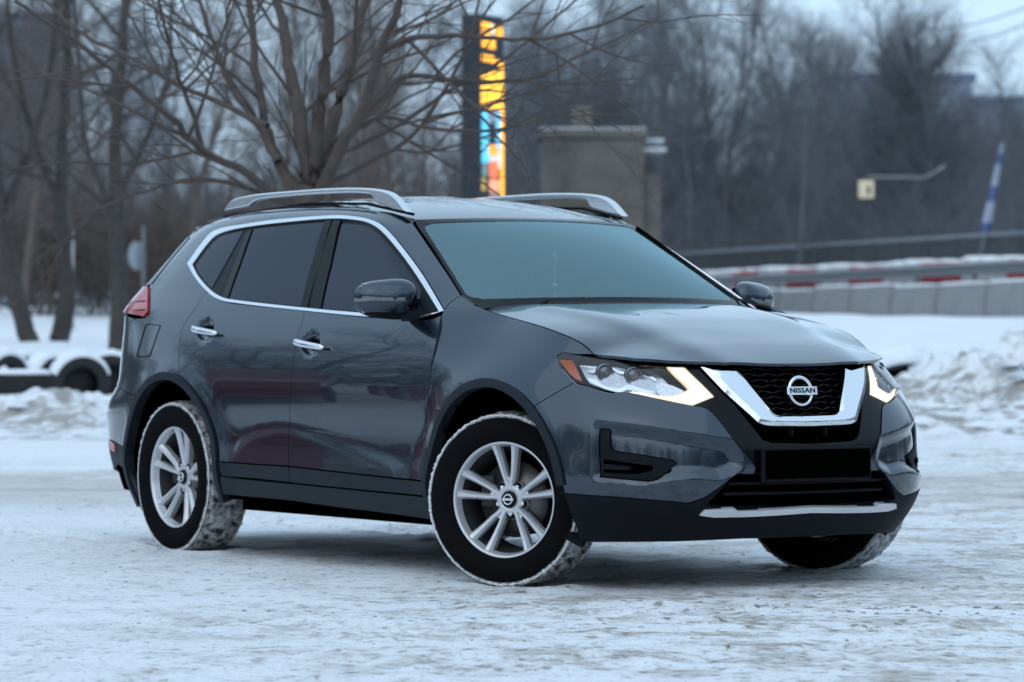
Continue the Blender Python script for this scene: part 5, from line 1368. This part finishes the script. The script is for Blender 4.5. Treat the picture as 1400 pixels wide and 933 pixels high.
# gloss black mask between bonnet, lamps and bumper, with the grille opening
GR = [(953, 500.5, 1), (968, 517), (1005, 553), (1032, 586), (1044, 601, 1), (1056, 605, 1)]
HF = [(937, 497.6), (975, 499.6), (1010, 500.6), (1050, 501.2), (1070, 501.4)]
topz = on_x(1090, 501.5, .79)[2]
mask = LP(L_, FRONT45, [(933, 500, 1), (944.5, 509.2), (962, 525.6), (978, 541.5, 1), (948, 554, 1)], n=3) + LP(L_, FRONT45, [(964, 557.8), (979, 570), (1004, 602), (1025, 627), (1034, 641, 1)], n=3, raw=False) + cen(L_, FRONT45, [.555, .60, .625])
gz = on_x(1097, 606, .90)[2]
mask = LP(L_, FRONT45, [(933, 500, 1), (944.5, 509.2), (962, 525.6), (978, 541.5, 1), (948, 554, 1)], n=3) + LP(L_, FRONT45, [(964, 557.8, 1), (979, 570), (1004, 602), (1025, 627), (1034, 641, 1)], n=3) + cen(L_, FRONT45, [.550, .58, gz]) + LP(L_, FRONT45, GR[::-1], n=3) + LP(L_, FRONT45, c1((948, 498)), raw=True)
maskp = panel('grille_mask', L_, FRONT45, mask, M['gloss'], car, join=True, mirror=False, off=-.004, thick=.03, grid=.016)
grl = LP(L_, FRONT45, [(945, 498.5, 1), (964, 519), (1000, 556), (1028, 590), (1040, 606, 1)], n=2) + cen(L_, FRONT45, [gz - .015, .70, .76, .82, topz + .01]) + LP(L_, FRONT45, [(p[0], p[1]) for p in HF[::-1]], raw=True)
gback = panel('grille_backing', L_, FRONT45, grl, M['void'], car, join=True, mirror=False, off=-.055, thick=0, grid=.03, gap=0)
# wavy grille bars: thin gloss blades filling the opening
mb = MB(); gx = []
for k in range(12):
    zz = .645 + k * .0225
    wmax = np.interp(zz, [.60, .68, .76, .84, .92], [.15, .21, .28, .34, .40])
    ys = np.linspace(-wmax, wmax, 46); pts = []
    for y in ys:
        xx = L_.cast((3, y, zz), (-1, 0, 0))[0][0]
        pts.append((xx - .034, y, zz + .0045 * math.sin(y / .045 * math.pi + (k % 2) * math.pi)))
    rad = [.0042 + .0022 * math.sin(y / .045 * math.pi * 2 + 1) for y in ys]
    mb.tube(pts, rad, 5)
mb.build('grille_mesh', M['gloss'], gback)
for y in (-.085, .085):
    mb = MB(); mb.box((L_.cast((3, y, .632), (-1, 0, 0))[0][0] - .02, y, .632), (.02, .008, .05))
    mb.build('slot_rib', M['plastic'], gback)
# the broad chrome V
VL = [(956.4, 501.4, 1), (1006.5, 505.8, 1), (1030, 535), (1055, 565, 1), (1063, 569.5), (1075, 570.2, 1)]
VLo = [(1066, 583.2, 1), (1048, 582.5), (1036, 579, 1), (1026, 569.5), (990, 537.5, 1)]
zt = on_x(1095, 570.3, .875)[2]; zb = on_x(1095, 583.4, .89)[2]
vloop = LP(L_, FRONT45, VL, n=3) + cen(L_, FRONT45, [zt, (zt + zb) / 2, zb]) + LP(L_, FRONT45, VLo, n=3)
def vfn(p, n, q):
    d = edist(np.array([q[0]]), np.array([q[1]]), VB)[0]; return n * .010 * min(1, d / .016)
VB = LP(L_, FRONT45, VL, n=3) + [FRONT45.to2((L_.cast((3, -1e-4, zt), (-1, 0, 0))[0][0], .0, zt)), FRONT45.to2((.87, .3, zt)), FRONT45.to2((.87, .3, zb)), FRONT45.to2((L_.cast((3, -1e-4, zb), (-1, 0, 0))[0][0], 0, zb))] + LP(L_, FRONT45, VLo, n=3)
chv = panel('grille_chrome', L_, FRONT45, vloop, M['chrome'], car, join=True, mirror=False, off=.006, thick=.045, grid=.0055, gap=0, fn=vfn)
# round emblem with its name bar
ez = on_x(1090.5, 535, .83)[2]; ex = L_.cast((3, 0, ez), (-1, 0, 0))[0][0] + .004
mb = MB(); tilt = Matrix.Rotation(R(-10), 4, 'Y'); prof = [(0, .048), (.008, .0485), (.012, .053), (.012, .058), (.008, .063), (0, .0635)]
mb.lathe([(a - .006, r) for a, r in prof], 56, axis='x', closed=True)
mb.v = [tuple(tilt @ Vector(v) + Vector((ex, 0, ez))) for v in mb.v]
emb = mb.build('badge', M['chrome'], car)
mb = MB(); mb.box((0, 0, 0), (.016, .150, .034), bevel=.003); mb.v = [tuple(tilt @ (Vector(v) + Vector((.006, 0, 0))) + Vector((ex, 0, ez))) for v in mb.v]
bar = mb.build('name_bar', M['chrome'], emb)
def lettering(text, size, mat, name, parent, Mx, depth=.0008, spacing=1.0, bold=.0):
    cu = bpy.data.curves.new(name, 'FONT'); cu.body = text; cu.size = size; cu.align_x = 'CENTER'; cu.align_y = 'CENTER'; cu.extrude = depth; cu.space_character = spacing; cu.offset = bold; cu.resolution_u = 3
    t = bpy.data.objects.new(name, cu); COL.objects.link(t); dg = bpy.context.evaluated_depsgraph_get(); me = bpy.data.meshes.new_from_object(t.evaluated_get(dg))
    bpy.data.objects.remove(t); bpy.data.curves.remove(cu); me.transform(Mx); me.materials.clear(); me.materials.append(mat); return link(name, me, parent)
Mtx = Matrix.Translation(Vector((ex, 0, ez))) @ tilt @ Matrix.Translation(Vector((.0148, 0, 0))) @ Matrix(((0, 0, 1, 0), (1, 0, 0, 0), (0, 1, 0, 0), (0, 0, 0, 1))) @ Matrix.Diagonal((1.32, 1, 1, 1))
lettering('NISSAN', .0275, M['gloss'], 'lettering', emb, Mtx, spacing=1.06, bold=.0006)

# silver skid strip along the apron
SK = [(955.5, 703, 1), (962.5, 696.2, 1), (1002, 694, 1), (1008, 697.6, 1), (1057, 695.6, 1)]
SKb = [(1057, 703.3, 1), (1016, 705.2, 1), (975, 705.8, 1)]
szt, szb = on_x(1099, 692.8, .93)[2], on_x(1099, 700.6, .93)[2]
panel('skid_strip', L_, FRONT45, LP(L_, FRONT45, SK, n=1) + cen(L_, FRONT45, [szt, szb]) + LP(L_, FRONT45, SKb, n=1), M['silver'], car, join=True, mirror=False, off=.013, thick=.02, grid=.02, gap=0)
# fog lamp surrounds
fs = panel('fog_lamp_surround', L_, FRONT45, fog45, M['plastic'], car, off=-.020, thick=.02, grid=.02, gap=.002)
for nm, pl, mt, of in (('fog_slot', [(823, 628, 1), (880, 636), (893, 639), (880, 646), (862, 648), (823, 646, 1)], 'void', -.0175), ('fog_slat', [(824, 634.5, 1), (862, 638, 1), (858, 643, 1), (824, 641.5, 1)], 'plastic', -.012)):
    panel(nm, L_, FRONT45, LP(L_, FRONT45, pl, closed=True, n=3), M[mt], fs, off=of, thick=.004, grid=.02, gap=0)

# ---- headlights
M['bowl'] = simple('lamp_bowl_silver', (.60, .62, .65), .16, metal=.85, var=.3, scale=40)
M['bowl_dark'] = simple('lamp_bowl_dark', (.20, .215, .24), .20, metal=.7, coat=.4)
M['reflector'] = simple('lamp_reflector', (.75, .76, .78), .12, metal=1.0, bump=.001, scale=90)
hl45 = LP(L_, FRONT45, HLo, closed=True, n=3)
def bowl_fn(p, n, q):
    d = edist(np.array([q[0]]), np.array([q[1]]), hl45)[0]; t = min(1, d / .022); return -n * .062 * (t * (2 - t))
hb = panel('headlight', L_, FRONT45, hl45, M['bowl_dark'], car, off=-.004, thick=.004, grid=.009, fn=bowl_fn, gap=.001)
hb[0]['label'] = hb[1]['label'] = 'lit headlight with a glowing white edge strip'
def lamp_part(nm, pl, mt, off, thick=.008, n=3, fn=None, grid=.010, gap=0):
    return panel(nm, L_, FRONT45, LP(L_, FRONT45, pl, closed=True, n=n), M[mt], hb, off=off, thick=thick, grid=grid, gap=gap, fn=fn)
M['guide'] = simple('warm_light_guide', (.8, .7, .55), .3, emis=(1.0, .74, .45), estr=.55)
lamp_part('bezel', [(790, 493, 1), (812, 494), (828, 493.5), (846, 497), (862, 500), (880, 500), (898, 505, 1), (914, 520, 1), (938, 533, 1), (921, 541, 1), (893, 540), (868, 531), (848, 533), (826, 526), (805, 518), (797, 507)], 'bowl', -.030, .006)
lamp_part('bezel_strip', [(800, 512, 1), (812, 514), (826, 523), (846, 526), (858, 521), (876, 526), (893, 530, 1), (893, 534, 1), (872, 531), (858, 528), (846, 531.5), (826, 527), (810, 520)], 'chrome', -.024, .006)
lamp_part('bezel_brow', [(800, 503, 1), (812, 500), (820, 496.5), (832, 496), (846, 502), (858, 503), (872, 500.5), (884, 506), (897, 514, 1), (896, 517, 1), (884, 510), (872, 504.5), (858, 507), (846, 506), (832, 499.5), (820, 500.5), (810, 505)], 'chrome', -.022, .006)
lamp_part('reflector', [(896, 521, 1), (906, 520), (921, 524, 1), (936, 531, 1), (921, 540, 1), (905, 537), (898, 532)], 'reflector', -.020, .006)
lamp_part('light_guide', [(911, 500.6, 1), (936, 501.2, 1), (944.5, 510), (962, 526.4), (976.8, 541.4, 1), (947, 553.2, 1), (921, 548), (890, 541.3), (858, 535, 1), (876, 535), (900, 539.3), (921, 540.2, 1), (932, 536), (942, 531, 1), (933, 522), (923, 513)], 'guide', -.0075, .012)
lamp_part('running_light', [(913.5, 501, 1), (934, 502, 1), (943, 511), (960, 527), (974.5, 541.3, 1), (947, 551.8, 1), (921, 546.8), (890, 540.2), (862, 535, 1), (880, 537), (900, 541), (921.5, 542, 1), (934, 537.5), (944.5, 531.5, 1), (936, 522), (926.5, 513)], 'drl', -.006, .012, gap=.003)
am = lamp_part('side_marker', [(764, 490.5, 1), (782.4, 491.8, 1), (789, 505), (795.4, 520, 1), (786.5, 516.8, 1), (776, 507)], 'amber', -.007, .010)
for s, par in ((1, hb[0]), (-1, hb[1])):
    for c in ((826.5, 509), (865.5, 513.5)):
        p = L_.px(*c); q = np.array([p[0] - .030, s * (p[1] + .020), p[2]])
        ax = Vector((.93, -.36 * s, -.02)).normalized(); Rm = ax.to_track_quat('X', 'Z').to_matrix().to_4x4(); Tm = Matrix.Translation(Vector(q)) @ Rm
        mb = MB(); mb.lathe([(-.01, .034), (.012, .0345), (.020, .032), (.018, .028), (.006, .027)], 32, axis='x'); mb.v = [tuple(Tm @ Vector(v)) for v in mb.v]; mb.build('projector_ring', M['bowl_dark'], par)
        mb = MB(); mb.lathe([(.006, .0275), (.014, .024), (.020, .016), (.023, .008), (.024, .0005)], 28, axis='x'); mb.v = [tuple(Tm @ Vector(v)) for v in mb.v]; mb.build('projector_lens', simple('projector_glass', (.10, .115, .13), .04, spec=.8, coat=1), par)
panel('lens_cover', L_, FRONT45, hl45, M['lens'], hb, off=.003, thick=0, grid=.012, gap=.0)

# ---- door mirrors
def mirror_shape(s):
    c = Vector((-.690, s * .965, 1.152)); a, bz, d = .126, .080, .085
    def pt(th, r):   # r 0 nose .. 1 rim, squarish outline, leaning forward inboard
        cy, sz = math.cos(th), math.sin(th); e = 2 / 3.0
        y = math.copysign(abs(cy) ** e, cy) * a; z = math.copysign(abs(sz) ** e, sz) * bz
        z *= 1 - .16 * (y / a if True else 0); 
        k = math.sin(r * math.pi / 2); x = d * math.cos(r * math.pi / 2) ** .8
        z0 = z * k - (.006 if z < 0 else 0) * k
        return Vector((c.x + x - .045 - .035 * (y * k / a), c.y + s * y * k, c.z + z0 + .006))
    n, m = 132, 44; parts = {'cap': MB(), 'body': MB(), 'sig': MB(), 'foot': MB()}
    grid = [[pt(2 * math.pi * i / n, j / m) for i in range(n)] for j in range(m + 1)]
    for j in range(m):
        for i in range(n):
            q = [grid[j][i], grid[j][(i + 1) % n], grid[j + 1][(i + 1) % n], grid[j + 1][i]]
            zc = sum(v.z for v in q) / 4 - c.z; yc = abs(sum(v.y for v in q) / 4) - .99
            k = 'sig' if -.004 < zc < .010 and yc > -.07 and j > 1 else ('foot' if zc < -.052 else ('cap' if zc >= .010 else 'body'))
            parts[k].add(q, [(0, 1, 2, 3)])
    return c, parts
def weld(o):
    bm = bmesh.new(); bm.from_mesh(o.data); bmesh.ops.remove_doubles(bm, verts=bm.verts[:], dist=1e-5); bmesh.ops.recalc_face_normals(bm, faces=bm.faces[:])
    bm.to_mesh(o.data); bm.free(); return o
M['signal'] = simple('mirror_signal_lens', (.16, .165, .17), .12, coat=1.0, var=.6, scale=160)
for s, dr in ((-1, fdoor[0]), (1, fdoor[1])):
    c, parts = mirror_shape(s)
    mi = weld(parts['body'].build('door_mirror', M['paint'], car, fix=False))
    weld(parts['cap'].build('mirror_cap', M['paint'], mi, fix=False)); weld(parts['sig'].build('signal_lens', M['signal'], mi, fix=False)); weld(parts['foot'].build('mirror_base', M['plastic'], mi, fix=False))
    mb = MB(); mb.tube([c + Vector((.0, -s * .06, -.062)), c + Vector((.06, -s * .115, -.062)), Vector((-.62, s * .842, 1.105))], [.03, .030, .034], 10); mb.build('mirror_arm', M['plastic'], mi)
    mb = MB(); mb.box(c + Vector((-.048, 0, .004)), (.006, .215, .125), bevel=.002); mb.build('mirror_glass', M['chrome'], mi)
panel('mirror_sail', Q_, SIDEF, LP(Q_, SIDEF, c1((577.5, 394), (601, 428), (575, 431.5)), n=2), M['plastic'], fdoor, off=.001, thick=.008, gap=0)

# ---- wheels: built once facing -y, then copied
def tyre_mat():
    m, n, l, b = new_mat('snow_caked_tread'); tc = n.new('ShaderNodeTexCoord'); no = n.new('ShaderNodeTexNoise'); no.inputs['Scale'].default_value = 26; no.inputs['Detail'].default_value = 6; no.inputs['Roughness'].default_value = .65
    l.new(tc.outputs['Object'], no.inputs['Vector']); r = ramp(n, [(.36, (.016, .016, .017)), (.46, (.24, .235, .23)), (.60, (.56, .56, .57))]); l.new(no.outputs[0], r.inputs[0]); l.new(r.outputs[0], b.inputs['Base Color'])
    bp = n.new('ShaderNodeBump'); bp.inputs['Distance'].default_value = .012; l.new(no.outputs[0], bp.inputs['Height']); l.new(bp.outputs[0], b.inputs['Normal']); b.inputs['Roughness'].default_value = .85; return m
M['tread'] = tyre_mat()
M['rubber'] = simple('tyre_rubber', (.0060, .0060, .0066), .8, var=.2, scale=20, spec=.04)
M['snowrim'] = simple('caked_snow', (.62, .62, .63), .8, var=.22, scale=30, bump=.004)
def make_wheel(parent, loc, rz, spin):
    w = empty('wheel', loc, rz, parent); RT = .352
    # tyre: sidewalls and tread as one body (two materials)
    mb = MB(); side = [(-.092, .232), (-.104, .2385), (-.108, .245), (-.1075, .248), (-.113, .258), (-.1165, .268), (-.1165, .271), (-.1188, .284), (-.1195, .298), (-.1185, .300), (-.1182, .306), (-.1165, .309), (-.115, .318), (-.112, .3215), (-.108, .332)]
    mb.lathe([(a, r) for a, r in side], 144); mb.lathe([(-a, r) for a, r in side][::-1], 144)
    N = 216; rows = [(-.108, .332), (-.101, .343), (-.088, .3495), (-.06, .352), (-.03, .353), (0, .3535), (.03, .353), (.06, .352), (.088, .3495), (.101, .343), (.108, .332)]
    rng = np.random.default_rng(spin + 50); vs = []
    for i, (a, r) in enumerate(rows):
        for k in range(N):
            t = 2 * math.pi * k / N; blk = 1 if ((k + (i // 2) * 3) % 7) > 1 else 0
            rr = r + (-.008 * (1 - blk) if 0 < i < 10 else 0) + (rng.normal() * .003 if 0 < i < 10 else 0)
            vs.append((rr * math.cos(t), a + (rng.normal() * .002 if 0 < i < 10 else 0), rr * math.sin(t)))
    mb.add(vs, [(i * N + k, i * N + (k + 1) % N, (i + 1) * N + (k + 1) % N, (i + 1) * N + k) for i in range(len(rows) - 1) for k in range(N)], 1, True)
    # the rim of packed snow squeezed out along the shoulder
    for sg in (-1, 1):
        vs = []; n2 = 260
        ph = rng.uniform(0, 6.28)
        for k in range(n2):
            t = 2 * math.pi * k / n2; g = .0035 + .0035 * abs(rng.normal()) * (0.6 + .4 * math.sin(3 * t + ph))
            for q in range(5):
                an = 2 * math.pi * q / 5; rr = .341 + g * math.cos(an) + rng.normal() * .0012
                vs.append((rr * math.cos(t), sg * .103 + g * .9 * math.sin(an), rr * math.sin(t)))
        mb.add(vs, [(k * 5 + q, ((k + 1) % n2) * 5 + q, ((k + 1) % n2) * 5 + (q + 1) % 5, k * 5 + (q + 1) % 5) for k in range(n2) for q in range(5)], 2, True)
    ty = mb.build('tyre', [M['rubber'], M['tread'], M['snowrim']], w)
    # rim: barrel, lip and five forked spokes
    mb = MB(); mb.lathe([(-.086, .2365), (-.094, .2365), (-.0975, .2335), (-.0965, .2275), (-.088, .2225), (-.070, .2190), (-.060, .2150)], 96, mi=0)
    mb.lathe([(-.060, .2150), (.0, .196), (.09, .200)], 64, mi=1)
    A0 = spin
    def spoke_pt(r, ang, ax): return Vector((r * math.cos(ang), ax, r * math.sin(ang)))
    for k in range(5):
        base = R(90 + 72 * k) + R(A0)
        for sg in (-1, 1):
            path = [(.050, sg * R(6), -.050, .019), (.078, sg * R(9.5), -.054, .0140), (.105, sg * R(11.6), -.058, .0135), (.140, sg * R(11.6), -.064, .0145), (.180, sg * R(11.6), -.072, .0165), (.205, sg * R(11.7), -.079, .0187), (.222, sg * R(11.7), -.086, .0210)]
            vs = []
            for r, da, ax, hw in path:
                c = spoke_pt(r, base + da, ax); tan = Vector((-math.sin(base + da), 0, math.cos(base + da)))
                for off, dep in ((-1.0, .036), (-.93, .013), (-.40, .0), (.40, .0), (.93, .013), (1.0, .036)): vs.append(c + tan * hw * off + Vector((0, dep, 0)))
            m = len(path); fs = [(i * 6 + j, i * 6 + j + 1, (i + 1) * 6 + j + 1, (i + 1) * 6 + j) for i in range(m - 1) for j in range(5)]
            fs += [tuple(range(6)), tuple((m - 1) * 6 + j for j in range(6))[::-1]]
            mb.add(vs, fs, 0, False)
        # web between the two arms near the hub
        mb.add([spoke_pt(.045, base, -.047), spoke_pt(.086, base + R(9), -.0495), spoke_pt(.092, base, -.046), spoke_pt(.086, base - R(9), -.0495)], [(0, 1, 2, 3)], 0, False)
    mb.lathe([(-.020, .068), (-.046, .062), (-.050, .050), (-.050, .034), (-.046, .032)], 40, mi=0)
    for k in range(5):   # lug seats with nuts
        a = R(90 + 36 + 72 * k + A0); c = spoke_pt(.060, a, 0)
        mb.lathe([(-.0505, .0155), (-.044, .0135), (-.030, .0125)], 14, mi=1, c=(c.x, 0, c.z)); mb.lathe([(-.030, .010), (-.046, .0095), (-.048, .006), (-.048, .0003)], 8, mi=2, c=(c.x, 0, c.z))
        mb.lathe([(-.045, .022), (-.030, .024), (-.010, .024)], 14, mi=0, c=(c.x, 0, c.z))
    mb.build('rim', [M['alloy'], M['barrel'], M['satin']], w)
    mb = MB(); mb.lathe([(-.046, .034), (-.056, .033), (-.060, .029), (-.061, .0003)], 32); hc_ = mb.build('hub_cap', M['gloss'], w)
    mb.__init__(); mb.lathe([(-.0605, .0165), (-.0635, .0175), (-.0635, .0215), (-.0605, .0225)], 28); mb.box((0, -.062, 0), (.052, .004, .0095), bevel=.001)
    o = mb.build('hub_emblem', M['satin'], w)
    mb = MB(); mb.lathe([(-.010, .055), (-.012, .075), (-.006, .078), (-.006, .155), (.012, .155), (.012, .05)], 56); mb.build('brake_disc', M['disc'], w)
    mb = MB(); mb.box((-.115, -.002, .03), (.06, .06, .13), bevel=.012); mb.lathe([(.02, .14), (.10, .15), (.10, .02)], 20); mb.build('brake_caliper', M['barrel'], w)
    return w
ZC = .343
make_wheel(car, (0, -.7975, ZC), R(26.5), 2); make_wheel(car, (-2.70, -.7975, ZC), 0, -8)
make_wheel(car, (0, .7975, ZC), R(180 + 26.5), 33); make_wheel(car, (-2.70, .7975, ZC), R(180), 11)

# ---- cabin seen through the windscreen
mb = MB(); mb.box((-.62, 0, .98), (.55, 1.36, .16), bevel=.05); mb.box((-.80, .37, 1.06), (.22, .36, .10), bevel=.04); mb.build('dashboard', M['dash'], car)
mb = MB(); T = Matrix.Translation((-.98, .37, 1.06)) @ Matrix.Rotation(R(65), 4, 'Y'); n, k2 = 40, 8; vs = []
for i in range(n):
    a = 2 * math.pi * i / n
    for j in range(k2):
        b = 2 * math.pi * j / k2; r = .185 + .015 * math.cos(b); vs.append(T @ Vector((r * math.cos(a), r * math.sin(a), .015 * math.sin(b))))
mb.add(vs, [(i * k2 + j, ((i + 1) % n) * k2 + j, ((i + 1) % n) * k2 + (j + 1) % k2, i * k2 + (j + 1) % k2) for i in range(n) for j in range(k2)]); mb.build('steering_wheel', M['dash'], car)
for y in (-.37, .37):
    mb = MB(); mb.box((-1.50, y, .97), (.17, .50, .62), Matrix.Rotation(R(-14), 3, 'Y'), bevel=.06); seat = mb.build('seat', M['seat'], car)
    mb = MB(); mb.box((-1.41, y, .98), (.05, .26, .50), Matrix.Rotation(R(-14), 3, 'Y'), bevel=.02); mb.build('seat_insert', M['seatlight'], seat)
    mb = MB(); mb.box((-1.60, y, 1.335), (.10, .27, .17), Matrix.Rotation(R(-10), 3, 'Y'), bevel=.045); mb.build('headrest', M['seat'], seat)
mb = MB(); mb.box((-2.55, 0, 1.0), (.2, 1.25, .60), Matrix.Rotation(R(-16), 3, 'Y'), bevel=.06); mb.build('rear_seat', M['seat'], car)
mb = MB(); mb.box((-1.5, 0, .55), (2.6, 1.5, .05)); mb.box((-2.1, 0, 1.49), (1.8, .95, .02))
for sg in (1, -1): mb.box((-1.9, sg * .70, .93), (1.7, .02, .4)); mb.box((-2.1, sg * .585, 1.38), (1.3, .02, .12))
mb.build('cabin_lining', simple('pale_headliner', (.62, .61, .58), .8), car)

# hanging charm: a string of pale beads below the cabin mirror
M['bead'] = simple('pale_blue_bead', (.90, .97, .98), .25, coat=.6)
mb = MB(); top = Vector(on_y(752, 330, 0.0)); top = Vector((-.93, .03, 1.41))
for k in range(26):
    r = .0055 if k not in (5, 6, 7, 16) else .015; z = -.012 * k; n = 8
    mb.lathe([(-r, .0002), (-r * .7, r * .7), (0, r), (r * .7, r * .7), (r, .0002)], 8, axis='z', c=(top.x, top.y + .0015 * math.sin(k * 2.1), top.z + z))
ch = mb.build('hanging_charm', M['bead'])
ch.location = (0, 0, 0); ch.matrix_world = Matrix.Translation(Vector(CAR_LOC)) @ Matrix.Rotation(CAR_ROT, 4, 'Z')
tag(ch, 'pale blue bead charm hanging behind the windscreen of the grey car', 'charm')
